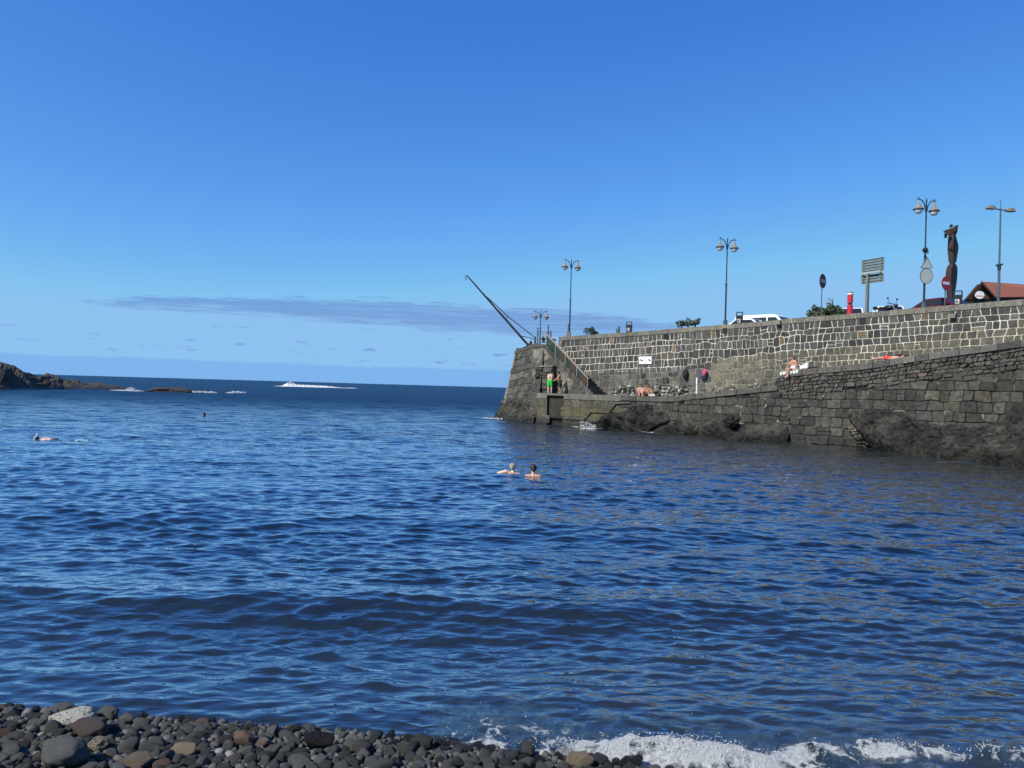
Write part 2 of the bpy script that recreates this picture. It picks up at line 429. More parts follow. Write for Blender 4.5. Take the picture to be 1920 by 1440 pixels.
sea_rows = np.array(sea_rows)
Yg = np.repeat(sea_rows[:, None], NA, 1); Xg = Yg * np.tan(ang)[None, :]
sp_r = np.maximum(Yg * 0.0037, 0.0); sp_a = Yg * (108 / NA) * math.pi / 180
sp_g = np.where(Yg > 300, 1e4, np.maximum(sp_r, sp_a * 0.8))
Z = np.zeros_like(Yg); DX = np.zeros_like(Yg); DY = np.zeros_like(Yg)
NC = 130
lam = np.exp(np.linspace(math.log(0.13), math.log(3.6), NC)) * rng.uniform(0.93, 1.07, NC)
th = rng.normal(0.08, 0.42, NC); ph = rng.uniform(0, 6.283, NC)
gust = 0.55 + 0.9 * fbm(Xg / 7.0, Yg / 5.0, 3, 3)
dshore = Yg - shore_np(Xg)
calm = 0.62 + 0.38 * smooth(0.2, 3.0, dshore)
slope = WAVE_SLOPE * math.sqrt(2.0 / NC)
for i in range(NC):
    kk = 2 * math.pi / lam[i]; dx, dy = math.sin(th[i]), -math.cos(th[i])
    amp = slope / kk * float(np.interp(math.log(lam[i]), [math.log(0.13), math.log(0.22), math.log(0.5), math.log(0.8), math.log(1.4), math.log(3.6)], [1.05, 1.55, 1.30, 0.68, 0.40, 0.27]))
    w = np.clip(lam[i] / (sp_g * 3.2) - 0.6, 0, 1) * (1 + 1.5 * smooth(25, 80, Yg) * (lam[i] > 1.4)) * (gust if lam[i] < 2.5 else 1.0) * calm
    p = kk * (dx * Xg + dy * Yg) + ph[i]
    Z += amp * w * np.cos(p)
    q = 0.75 * amp * w * np.sin(p)
    DX -= q * dx; DY -= q * dy
# low swells running in to the beach, and the small breaker on its right
wob = 0.7 * (fbm(Xg / 3.0, Xg * 0 + 1.5, 21, 3) - 0.5) + 0.05 * Xg * (Xg > 0)
near = smooth(40, 5, Yg)
Z += 0.085 * np.exp(-((Yg - 9.5 - wob) / 0.62) ** 2) * (0.5 + fbm(Xg / 4.0, Yg * 0, 8, 2)) - 0.06 * np.exp(-((Yg - 7.8 - wob) / 0.8) ** 2)
Z += 0.10 * np.exp(-((Yg - 15.0 - 2 * wob) / 1.0) ** 2)
def surf(x):                           # how strongly the little breaker is broken along the beach, and how far out
    e = np.interp(x, [-0.6, -0.45, -0.1, 0.15, 0.3, 0.6, 1.9, 2.08, 2.65, 2.82, 3.3, 3.5, 4.6, 6.0], [0, 0.25, 0.35, 0.40, 0.6, 0.92, 1.0, 0.62, 0.55, 0.9, 0.92, 0.62, 0.6, 0.6])
    o = np.interp(x, [-0.6, 0.3, 1.9, 2.3, 2.9, 4.6], [0.25, 0.16, 0.26, 0.45, 0.62, 0.66])
    return e, o + 0.10 * (fbm(x * 1.1, x * 0 + 2, 41, 3) - 0.5)
es, os_ = surf(Xg)
jag = fbm(Xg * 2.6, Xg * 0 + 7, 31, 5)
Z += es * (0.025 + 0.12 * np.clip(jag * 1.7 - 0.35, 0, 1)) * np.exp(-((dshore - os_) / np.where(dshore > os_, 0.16, 0.09)) ** 2)
rough = smooth(1.7, 0.1, dshore) * smooth(-1.3, 0.4, Xg)
Z += rough * 0.13 * (fbm(Xg * 3.2, Yg * 5.5, 51, 6) - 0.5)
Z -= 0.025 * smooth(1.0, 0.0, dshore) * (1 - smooth(0.2, 1.2, Xg))
Xf, Yf = Xg + DX, Yg + DY
ff = fbm(Xg * 7.0, Yg * 9.0, 71, 5); fl = fbm(Xg * 1.5, Yg * 2.6, 61, 4); ff = np.clip((ff - 0.5) * 1.9 + 0.5, 0, 1)
dd = dshore - os_
band = smooth(-0.17, -0.05, dd) * smooth(0.12, 0.01, dd - 0.08 * (jag - 0.5))
foam = es * band * (0.34 + 0.66 * ff)
foam += smooth(1.25, 0.1, dshore) * smooth(-0.8, 0.0, Xg) * smooth(0.40, 0.62, fl) * (0.32 + 0.46 * ff)
foam += smooth(0.30, 0.04, dshore) * smooth(-0.2, 0.5, Xg) * (0.08 + 0.45 * ff)
# wash round the pier foot and the reef
for (px, py, rx, ry, s) in FOAM_SPOTS:
    P = level(px, py); foam += s * np.exp(-((Xg - P.x) / rx) ** 2 - ((Yg - P.y) / ry) ** 2)
lwd0 = (Xg - LW.p.x) * LW.n.x + (Yg - LW.p.y) * LW.n.y; lal = (Xg - LW.p.x) * LW.t.x + (Yg - LW.p.y) * LW.t.y
foam += (Yg < 75) * (lal > -6) * smooth(1.7, 0.9, lwd0) * smooth(0.1, 0.5, lwd0) * smooth(0.52, 0.72, fbm(lal * 0.8, lwd0 * 1.2, 91, 4)) * 0.75
foam = np.clip(foam, 0, 1)
shallow = np.clip(smooth(7.0, 0.5, dshore) * (0.55 + 0.45 * smooth(-3, 2, Xg)), 0, 1)
lwd = (Xg - LW.p.x) * LW.n.x + (Yg - LW.p.y) * LW.n.y
shallow = np.maximum(shallow, 0.8 * smooth(9, 0.5, lwd) * smooth(2, 12, Xg) * (Yg < 70))
def sea_z(x, y):                          # height of the water surface near a point
    i = int(np.argmin(np.abs(sea_rows - y))); j = int(np.argmin(np.abs(np.tan(ang) * sea_rows[i] - x)))
    return float(np.mean(Z[max(0, i - 3):i + 4, max(0, j - 6):j + 7]))
me = bpy.data.meshes.new("water")
NRr = len(sea_rows); nv = NRr * NA
me.vertices.add(nv); me.vertices.foreach_set("co", np.stack([Xf, Yf, Z], -1).astype(np.float32).ravel())
ii, jj = np.meshgrid(np.arange(NRr - 1), np.arange(NA - 1), indexing='ij')
q = np.stack([ii * NA + jj, ii * NA + jj + 1, (ii + 1) * NA + jj + 1, (ii + 1) * NA + jj], -1).reshape(-1, 4)
me.loops.add(q.size); me.loops.foreach_set("vertex_index", q.astype(np.int32).ravel())
me.polygons.add(len(q)); me.polygons.foreach_set("loop_start", (np.arange(len(q)) * 4).astype(np.int32))
try: me.polygons.foreach_set("loop_total", np.full(len(q), 4, dtype=np.int32))
except Exception: pass
me.polygons.foreach_set("use_smooth", np.ones(len(q), dtype=bool))
me.update(calc_edges=True); me.validate()
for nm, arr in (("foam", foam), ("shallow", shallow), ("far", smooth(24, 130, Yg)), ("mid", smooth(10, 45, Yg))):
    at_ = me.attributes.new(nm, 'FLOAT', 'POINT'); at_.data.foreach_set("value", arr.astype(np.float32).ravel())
water_o = bpy.data.objects.new("water", me); C.objects.link(water_o); tag(water_o, kind='structure')
k = NT("sea_water"); p = k.pos()
mp = k.n('ShaderNodeMapping'); mp.inputs['Scale'].default_value = (0.42, 1.0, 1.0); k.l(p, mp.inputs['Vector']); pv = mp.outputs[0]
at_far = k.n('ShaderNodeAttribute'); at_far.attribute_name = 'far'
at_mid = k.n('ShaderNodeAttribute'); at_mid.attribute_name = 'mid'
at_f = k.n('ShaderNodeAttribute'); at_f.attribute_name = 'foam'
at_s = k.n('ShaderNodeAttribute'); at_s.attribute_name = 'shallow'
h = k.math('MULTIPLY', k.noise(7.5, 2, 0.5, pv), RIP[0])
h = k.math('ADD', h, k.math('MULTIPLY', k.math('ABSOLUTE', k.math('SUBTRACT', k.noise(2.4, 3, 0.5, pv), 0.5)), -2.0 * RIP[1]))
h = k.math('ADD', h, k.math('MULTIPLY', k.math('MULTIPLY', k.noise(0.7, 5, 0.65, pv), RIP[2]), at_mid.outputs['Fac']))
patch = k.ramp(k.noise(0.16, 3, 0.5, pv), [(0.3, 0.6), (0.7, 1.25)])
h = k.math('MULTIPLY', h, patch)
h = k.math('ADD', h, k.math('MULTIPLY', k.math('MULTIPLY', k.noise(24, 6, 0.75, p), 0.10), at_f.outputs['Fac']))
bmp = k.bump(h, 1.0)
deep, shal = WATER_COL
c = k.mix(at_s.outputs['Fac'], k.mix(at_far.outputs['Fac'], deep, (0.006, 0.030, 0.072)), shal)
# foam: lacy where thin, solid where thick
nf = k.noise(13.0, 8, 0.75, p); vor = k.n('ShaderNodeTexVoronoi'); vor.feature = 'DISTANCE_TO_EDGE'; vor.inputs['Scale'].default_value = 5.5
wv = k.n('ShaderNodeVectorMath'); wv.operation = 'ADD'; k.l(p, wv.inputs[0])
nwx = k.n('ShaderNodeTexNoise'); nwx.inputs['Scale'].default_value = 4.0; nwx.inputs['Detail'].default_value = 4; k.l(p, nwx.inputs['Vector'])
sc_ = k.n('ShaderNodeVectorMath'); sc_.operation = 'SCALE'; sc_.inputs['Scale'].default_value = 0.35; k.l(nwx.outputs['Color'], sc_.inputs[0]); k.l(sc_.outputs[0], wv.inputs[1])
k.l(wv.outputs[0], vor.inputs['Vector'])
lace = k.ramp(vor.outputs['Distance'], [(0.0, 1.0), (0.16, 0.0)])
raw = k.math('ADD', k.math('MULTIPLY', lace, 0.30), k.math('MULTIPLY', nf, 0.9))
fm = k.math('MULTIPLY', k.math('SUBTRACT', k.math('ADD', raw, k.math('MULTIPLY', at_f.outputs['Fac'], 0.95)), 1.04), 3.2, clamp=True)
fm = k.math('MULTIPLY', fm, k.math('MULTIPLY', at_f.outputs['Fac'], 8.0, clamp=True))
k.l(k.mix(fm, c, (0.76, 0.79, 0.80)), k.b.inputs['Base Color'])
k.l(k.math('ADD', k.math('MULTIPLY', fm, 0.7), k.math('ADD', 0.03, k.math('MULTIPLY', at_far.outputs['Fac'], FAR_ROUGH))), k.b.inputs['Roughness'])
k.l(k.math('SUBTRACT', WATER_IOR, k.math('MULTIPLY', at_far.outputs['Fac'], WATER_IOR - 1.20)), k.b.inputs['IOR'])
k.l(bmp.outputs[0], k.b.inputs['Coat Normal']); k.b.inputs['Coat Roughness'].default_value = 0.02; k.b.inputs['Coat IOR'].default_value = 1.6
k.l(k.math('MULTIPLY', k.math('SUBTRACT', 1.0, k.math('MULTIPLY', at_far.outputs['Fac'], 1.6), clamp=True), k.math('SUBTRACT', 1.0, fm, clamp=True)), k.b.inputs['Coat Weight'])
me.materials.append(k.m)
# ------------------------------------------------------------------ beach
def shore(x): return interp(x, SHORE)
def ground_z(x, y):
    d = shore(x) - y
    return 0.20 * d if d > 0 else 0.30 * d
gx = np.linspace(-45, 45, 181); gy = list(np.linspace(-30, 2, 17)) + list(np.linspace(2.2, 9, 60))
g = MB()
g.grid([[Vector((x, y, ground_z(x, y) - 0.02 + (0.02 * noise.noise((x * 3, y * 3, 0)) if y > 0 else 0))) for x in gx] for y in gy])
k = NT("black_gravel"); p = k.pos()
vo = k.n('ShaderNodeTexVoronoi'); vo.inputs['Scale'].default_value = 45; k.l(p, vo.inputs['Vector'])
k.l(k.ramp(vo.outputs['Color'], [(0.2, (0.018, 0.018, 0.02)), (0.8, (0.06, 0.06, 0.062))]), k.b.inputs['Base Color'])
k.b.inputs['Roughness'].default_value = 0.7; k.bump(vo.outputs['Distance'], 0.02)
tag(g.build("beach", k.m, smooth=True), kind='structure')

def cobble_mat(name, a, b, spots=None, rough=0.66, bump=0.008, wetz=True):
    k = NT(name); p = k.coord(); oi = k.n('ShaderNodeObjectInfo')
    mpv = k.n('ShaderNodeVectorMath'); mpv.operation = 'ADD'; k.l(p, mpv.inputs[0]); k.l(oi.outputs['Location'], mpv.inputs[1]); p = mpv.outputs[0]
    n1 = k.noise(9, 5, 0.65, p); n2 = k.noise(60, 4, 0.6, p)
    c = k.ramp(n1, [(0.3, a), (0.7, b)])
    c = k.mix(1.0, c, k.ramp(oi.outputs['Random'], [(0.0, 0.50), (0.5, 0.95), (1.0, 1.55)]), 'MULTIPLY')
    c = k.mix(1.0, c, k.ramp(n2, [(0.3, 0.8), (0.7, 1.2)]), 'MULTIPLY')
    if spots: c = k.mix(k.ramp(k.noise(spots[1], 4, 0.7, p), [(spots[2], 0.0), (spots[2] + 0.06, 1.0)]), c, spots[0])
    k.l(c, k.b.inputs['Base Color']); k.b.inputs['Specular IOR Level'].default_value = 0.18
    r = k.ramp(n1, [(0.3, rough - 0.1), (0.7, rough + 0.15)]); k.l(r, k.b.inputs['Roughness'])
    k.bump(k.math('ADD', n2, k.math('MULTIPLY', k.noise(22, 3, 0.6, p), 1.5)), bump)
    return k.m
M['cob'] = cobble_mat('basalt_cobble', (0.060, 0.061, 0.058), (0.105, 0.106, 0.099))
M['cobwet'] = cobble_mat('wet_basalt_cobble', (0.022, 0.023, 0.023), (0.045, 0.046, 0.044), None, 0.28)
M['cobpale'] = cobble_mat('pale_basalt_cobble', (0.085, 0.088, 0.086), (0.14, 0.14, 0.132))
M['cobred'] = cobble_mat('reddish_cobble', (0.13, 0.085, 0.065), (0.20, 0.13, 0.10))
M['cobtan'] = cobble_mat('tan_cobble', (0.20, 0.16, 0.115), (0.32, 0.26, 0.19), bump=0.012)
M['cobpink'] = cobble_mat('pinkish_cobble', (0.17, 0.125, 0.108), (0.27, 0.21, 0.185), bump=0.012)
M['cobspeck'] = cobble_mat('speckled_white_stone', (0.58, 0.56, 0.48), (0.74, 0.72, 0.64), ((0.06, 0.058, 0.05), 8, 0.54), 0.8, 0.012)
M['cobyellow'] = cobble_mat('speckled_yellow_stone', (0.24, 0.22, 0.14), (0.42, 0.39, 0.29), ((0.06, 0.06, 0.05), 7, 0.52), 0.8, 0.02)
M['cobwhite'] = cobble_mat('white_pebble', (0.45, 0.45, 0.42), (0.62, 0.62, 0.58))
M['cobdark'] = cobble_mat('black_jagged_stone', (0.018, 0.018, 0.018), (0.04, 0.04, 0.04), None, 0.55, 0.03)
M['cobripple'] = cobble_mat('ribbed_brown_stone', (0.20, 0.155, 0.11), (0.36, 0.29, 0.21), ((0.08, 0.06, 0.045), 9, 0.56), 0.8, 0.02)
def cobble_mesh(name, seed, sub=3, angular=0.0, amp=0.22):
    bm = bmesh.new(); bmesh.ops.create_icosphere(bm, subdivisions=sub, radius=1.0)
    rr = random.Random(seed); off = Vector((rr.uniform(-50, 50), rr.uniform(-50, 50), rr.uniform(-50, 50)))
    pl = [(Vector((rr.gauss(0, 1), rr.gauss(0, 1), rr.gauss(0, 1))).normalized(), rr.uniform(0.62, 0.9)) for _ in range(6)]
    for v in bm.verts:
        q = v.co.copy()
        d = 1 + amp * noise.fractal(q * 0.9 + off, 1.0, 2.0, 3) * 1.2 + 0.04 * noise.noise(q * 3 + off)
        q = q * d
        for nn, lim in pl:                          # worn facets
            e = q.dot(nn) - lim
            if e > 0: q -= nn * e * (0.55 + angular * 0.45)
        v.co = q
    me = bpy.data.meshes.new(name); bm.to_mesh(me); bm.free()
    me.polygons.foreach_set("use_smooth", [True] * len(me.polygons)); return me
protos = [cobble_mesh("cobble", 100 + i, 3, (0.9, 0.2, 0.6, 0.05)[i % 4], 0.22 + 0.14 * (i % 3)) for i in range(20)]
for m_ in protos: m_.materials.append(M['cob'])
placed = []
rc = random.Random(11)
def put(me, name, x, y, size, rz, tilt, lift, mat=None):
    o = bpy.data.objects.new(name, me); C.objects.link(o)
    o.location = (x, y, ground_z(x, y) + lift); o.scale = size
    o.rotation_euler = (tilt[0], tilt[1], rz)
    if mat is not None and me.materials[0] is not mat:
        o.material_slots[0].link = 'OBJECT'; o.material_slots[0].material = mat
    return o
def special(px0, px1, pyb, pyt, mat, label, seed, name='boulder', flat=0.75, angular=0.3, rz=None, amp=0.25, lift=0.0):
    cx = (px0 + px1) / 2; P = level(cx, pyb, 0.1)
    for _ in range(6): P = level(cx, pyb, ground_z(P.x, P.y) + lift * 0.3)
    kx = P.y / F; w = (px1 - px0) * kx / 2; hgt = (pyb - pyt) * kx / 2
    me = cobble_mesh(name, seed, 4, angular, amp); me.materials.append(mat)
    # fit the stone to its traced width and height
    xs = [v.co.x for v in me.vertices]; zs = [v.co.z for v in me.vertices]
    ex = (max(xs) - min(xs)) / 2; ez = (max(zs) - min(zs)) / 2
    y = P.y + w * flat * 0.55
    o = put(me, name, P.x, y, (w / ex, w * flat / ex, max(hgt, 0.02) / ez), 0, (0, 0), 0)
    o.location.z = P.z + hgt * 0.88
    tag(o, label, 'stone'); placed.append((P.x, y, w * 0.95)); return o
special(88, 172, 1364, 1334, M['cobspeck'], "white stone speckled with black, longest pale stone on the beach", 1, angular=0.2)
special(128, 200, 1388, 1350, M['cobpink'], "pinkish brown rough stone leaning on the white speckled stone", 2, angular=0.5)
special(66, 150, 1446, 1393, M['cob'], "biggest smooth charcoal boulder at the bottom left corner", 3, flat=0.9, angular=0.15)
special(162, 200, 1412, 1383, M['cobyellow'], "yellowish stone mottled with dark spots behind the biggest boulder", 4, angular=0.6)
special(224, 282, 1444, 1417, M['cobripple'], "tan ribbed stone at the bottom edge of the beach", 5)
special(282, 320, 1446, 1427, M['cobred'], "orange brown smooth stone beside the tan ribbed stone", 6, angular=0.1)
special(-14, 22, 1388, 1367, M['cobred'], "reddish stone at the left edge of the beach", 7, angular=0.2)
special(86, 134, 1345, 1321, M['cob'], "long dark humped stone at the waterline above the white speckled stone", 8, angular=0.1)
special(436, 474, 1400, 1374, M['cobred'], "slanting brick red stone on the crest of the beach", 9, angular=0.5)
special(554, 580, 1364, 1351, M['cobtan'], "small pale pink oval stone at the water's edge", 10, angular=0.0)
special(565, 622, 1407, 1370, M['cobdark'], "black jagged cracked rock, darkest on the beach", 11, angular=0.9, amp=0.4)
special(978, 1004, 1424, 1390, M['cob'], "upright pointed grey stone by the foam", 12, angular=0.5, amp=0.4)
special(1061, 1116, 1444, 1414, M['cobripple'], "ribbed brown stone touching the breaking foam", 13, angular=0.4)
special(924, 944, 1424, 1412, M['cobwhite'], "small white pebble left of the pointed grey stone", 14, angular=0.2)
special(178, 218, 1354, 1326, M['cob'], "dark grey domed stone at the waterline right of the white speckled stone", 15, angular=0.3)
special(770, 812, 1412, 1379, M['cob'], "rounded slate grey boulder just left of the first foam", 16, angular=0.1)
special(318, 366, 1420, 1395, M['cobtan'], "rough tan stone lying right of the yellowish mottled stone", 17, angular=0.5)
special(476, 505, 1402, 1385, M['cobpink'], "small pinkish stone right of the brick red stone", 18, angular=0.3)
special(1440, 1476, 1430, 1415, M['cobdark'], "black wet stone awash in the white breaker", 19, name='wet_stone', angular=0.5)
def free(x, y, r, f=0.8):
    for (a, b, c_) in placed:
        if abs(a - x) < (c_ + r) and (a - x) ** 2 + (b - y) ** 2 < ((c_ + r) * f) ** 2: return False
    return True
cands = []
for rmin, rmax, tries, f in ((0.054, 0.074, 120, 0.84), (0.036, 0.054, 3200, 0.78), (0.022, 0.036, 8000, 0.78), (0.013, 0.022, 9000, 0.80)):
    for _ in range(tries):
        y = rc.uniform(4.0, 6.35); x = rc.uniform(-4.9, 3.2)
        d = shore(x) - y
        if d < -0.12 or (rmin > 0.05 and d < -0.02): continue
        if x > 0.9 and d < 0.02 + rc.uniform(0, 0.1) and rmin < 0.04: continue
        r = rc.uniform(rmin, rmax)
        if not free(x, y, r, f): continue
        placed.append((x, y, r)); cands.append((x, y, r))
def visible_size(c_):
    x, y, r = c_; v = ROT.transposed() @ (Vector((x, y, ground_z(x, y) + r)) - EYE)
    if v.z > -0.5: return 0
    px, py = 960 + F * v.x / -v.z, 720 - F * v.y / -v.z
    return r / -v.z if (-30 < px < 1950 and py < 1450) else r / -v.z * 0.01
cands.sort(key=visible_size, reverse=True)
for i, (x, y, r) in enumerate(cands[:280]):
    kz = rc.random()
    mt, lb, gr = (M['cob'], "dark grey rounded cobble lying among the other dark cobbles of the beach", 'dark cobbles on the beach')
    if kz < 0.07: mt, lb, gr = (M['cobpale'], "paler grey rounded cobble lying among the dark cobbles of the beach", 'pale grey cobbles on the beach')
    elif kz < 0.08: mt, lb, gr = (M['cobred'], "small reddish brown cobble lying among the dark cobbles of the beach", 'reddish cobbles on the beach')
    if shore(x) - y < (0.05 if x < -1 else 0.14) and kz >= 0.08: mt, lb, gr = (M['cobwet'], "wet blackish cobble at the water's edge of the beach", 'wet cobbles at the waterline')
    a = rc.uniform(0.78, 1.4)
    o = put(protos[i % 20], 'cobble', x, y, (r * a * 1.1, r / a * 1.05, r * rc.uniform(0.6, 0.95)), rc.uniform(0, 6.28), (rc.gauss(0, 0.28), rc.gauss(0, 0.28)), r * rc.uniform(0.3, 0.62), mt)
    tag(o, lb, 'stone', gr)
low = []
for i in range(8):
    bm = bmesh.new(); m0 = cobble_mesh("pebble_source", 400 + i, 2, 0.4, 0.25)
    low.append(([v.co.copy() for v in m0.vertices], [tuple(f.vertices) for f in m0.polygons])); bpy.data.meshes.remove(m0); bm.free()
pb = MB(); pb.col = (1, 1, 1)
rest = cands[280:]
for _ in range(2600):                                # grit and small stones filling the gaps
    y = rc.uniform(4.3, 6.3); x = rc.uniform(-4.8, 2.6)
    if shore(x) - y > -0.06: rest.append((x, y, rc.uniform(0.010, 0.022)))
for (x, y, r) in rest:
    vs_, fs_ = rc.choice(low); a = rc.uniform(0.8, 1.25)
    mt = Euler((rc.gauss(0, 0.4), rc.gauss(0, 0.4), rc.uniform(0, 6.28))).to_matrix()
    o_ = Vector((x, y, ground_z(x, y) + r * 0.45)); g_ = rc.uniform(0.6, 1.5); kz = rc.random()
    pb.col = (0.075 * g_, 0.076 * g_, 0.072 * g_) if kz < 0.9 else ((0.12 * g_, 0.09 * g_, 0.075 * g_) if kz < 0.97 else (0.22, 0.21, 0.19))
    pb.add([mt @ Vector((v.x * r * a, v.y * r / a, v.z * r * 0.8)) + o_ for v in vs_], fs_)
M['pebblemass'] = stone_mat('small_pebbles', 0.3, 0.004, 40.0, rough=0.65)
tag(pb.build("pebbles", M['pebblemass'], smooth=True), "mass of small dark pebbles filling the gaps between the cobbles", 'pebbles', kind='stuff')

# ------------------------------------------------------------------ whitewater
k = NT("whitewater"); p = k.pos()
k.l(k.ramp(k.noise(14, 5, 0.7, p), [(0.3, (0.60, 0.64, 0.66)), (0.6, (0.82, 0.83, 0.84))]), k.b.inputs['Base Color'])
k.b.inputs['Roughness'].default_value = 0.8; k.bump(k.noise(35, 4, 0.7, p), 0.03); M['spray'] = k.m
k = NT("whitewater_far"); p = k.pos()
k.l(k.ramp(k.noise(0.9, 5, 0.7, p), [(0.3, (0.55, 0.59, 0.63)), (0.6, (0.78, 0.79, 0.80))]), k.b.inputs['Base Color'])
k.b.inputs['Roughness'].default_value = 0.9; k.bump(k.noise(2, 5, 0.7, p), 0.5); M['sprayfar'] = k.m
rf = random.Random(5)
oct_v = [(1, 0, 0), (-1, 0, 0), (0, 1, 0), (0, -1, 0), (0, 0, 1), (0, 0, -1)]
oct_f = [(0, 2, 4), (2, 1, 4), (1, 3, 4), (3, 0, 4), (2, 0, 5), (1, 2, 5), (3, 1, 5), (0, 3, 5)]
def blob(mb, c, r, rr):
    rt = Euler((rr.uniform(0, 6), rr.uniform(0, 6), rr.uniform(0, 6))).to_matrix()
    mb.add([rt @ (Vector(v) * r * rr.uniform(0.6, 1.3)) + c for v in oct_v], oct_f)
bk = MB()
for _ in range(5000):
    x = rf.uniform(-0.5, 4.6); e, o_ = surf(np.array([x])); e = float(e[0]); jg = float(fbm(np.array([x * 2.6]), np.array([7.0]), 31, 5)[0])
    top_ = 0.025 + 0.12 * min(1, max(0, jg * 1.7 - 0.35))
    if rf.random() > e * e * (0.25 + top_ * 5): continue
    d = rf.gauss(float(o_[0]) - 0.02, 0.05); z = e * top_ * math.exp(-((d - float(o_[0])) / 0.13) ** 2) + (rf.random() ** 3) * 0.07 * e * (0.3 + top_ * 5)
    blob(bk, Vector((x, shore(x) + d, z)), rf.uniform(0.0020, 0.0055), rf)
for _ in range(90):                                 # flecks thrown about the wash
    x = rf.uniform(-0.6, 4.4); y = shore(x) + abs(rf.gauss(0.25, 0.35)); blob(bk, Vector((x, y, 0.03 + abs(rf.gauss(0, 0.03)))), rf.uniform(0.002, 0.004), rf)
tag(bk.build("foam", M['spray']), "white breaking foam and droplets along the beach edge", 'foam', kind='stuff')

def splash(name, pts, label, rr, mat, dens, size, hgt):  # a lumpy band of whitewater lying on the sea along pts
    mb = MB(); pts = [Vector(p_) for p_ in pts]; L = sum((b - a).length for a, b in zip(pts, pts[1:])); n = int(L * dens * 5)
    for _ in range(n):
        t = rr.random() * (len(pts) - 1); i = min(int(t), len(pts) - 2); p_ = pts[i].lerp(pts[i + 1], t - i)
        hh = hgt(t / (len(pts) - 1)); 
        if rr.random() > 0.35 + 0.65 * min(1, hh): pass
        r = size * rr.uniform(0.25, 0.7)
        blob(mb, p_ + Vector((rr.gauss(0, size), rr.gauss(0, size * 4), rr.random() ** 2.2 * hh * 0.8)), r, rr)
    return tag(mb.build(name, mat, origin='base'), label, 'whitewater', kind='stuff')
# the offshore breaker
P0, P1 = level(517, 724.0), level(672, 728.6)
yb = P0.y
prof_b = [(0, 0.03), (0.07, 0.3), (0.11, 0.5), (0.15, 1.8), (0.20, 2.2), (0.26, 1.5), (0.33, 1.1), (0.6, 0.95), (0.67, 0.7), (0.75, 0.35), (0.85, 0.15), (0.93, 0.3), (1, 0.03)]
mb = MB(); ncol = 160; PP = []
a0, a1 = at(513, 725.4, yb), at(670, 728.4, yb)
for j in range(15):
    row = []
    for i in range(ncol + 1):
        t = i / ncol; x = a0.x + (a1.x - a0.x) * t; v = j / 14
        hgt = interp(t, prof_b) * (0.9 + 0.25 * noise.fractal((x * 0.25, 7.0, 0), 1, 2, 3) + 0.35 * noise.fractal((x * 1.3, v * 5, 3), 1, 2, 3))
        y = yb + (v - 0.3) * 14 + noise.noise((x * 0.2, v * 3, 2)) * 1.2
        z = -0.4 + (hgt + 0.4) * math.sin(math.pi * min(1, v * 1.25 + 0.02)) ** 0.7 + 0.15 * noise.fractal((x * 0.5, y * 0.5, 1), 1, 2, 4) * min(1, hgt)
        row.append(Vector((x, y, z)))
    PP.append(row)
mb.grid(PP); rr = random.Random(3)
for _ in range(500):
    t = rr.random(); x = a0.x + (a1.x - a0.x) * t; hh = interp(t, prof_b)
    if hh > 0.4: blob(mb, Vector((x, yb + rr.uniform(-3, 3), hh * rr.uniform(0.3, 1.08))), rr.uniform(0.06, 0.16), rr)
tag(mb.build("breaking_wave", M['sprayfar'], origin='base'), "white breaking wave far out on the horizon", 'whitewater', kind='stuff')
def wl_(px, py): return level(px, py)
splash("foam_patch", [wl_(155, 722), wl_(172, 722.5)], "white splash behind the low headland tip", random.Random(1), M['sprayfar'], 14, 0.25, lambda t: 0.7)
splash("foam_patch", [wl_(216, 732.2), wl_(264, 733.6)], "spout of white spray at the tip of the headland", random.Random(2), M['sprayfar'], 22, 0.2, lambda t: 0.10 + 0.8 * math.exp(-((t - 0.65) / 0.12) ** 2))
splash("foam_patch", [wl_(342, 735.5), wl_(372, 736), wl_(402, 737)], "thin white foam line right of the reef rock", random.Random(3), M['sprayfar'], 14, 0.2, lambda t: 0.35)
splash("foam_patch", [wl_(432, 737), wl_(455, 737)], "small white breaking crest right of the reef", random.Random(4), M['sprayfar'], 20, 0.25, lambda t: 0.06 + 0.36 * math.sin(t * 3.1))
splash("foam_patch", [wl_(1088, 804), wl_(1116, 804.5)], "white water spilling beside the landing's step ledge", random.Random(6), M['spray'], 60, 0.055, lambda t: 0.75 - 0.4 * t)
splash("foam_patch", [wl_(906, 785), wl_(941, 786.5)], "white wash at the foot of the bastion", random.Random(7), M['sprayfar'], 30, 0.10, lambda t: 0.10)
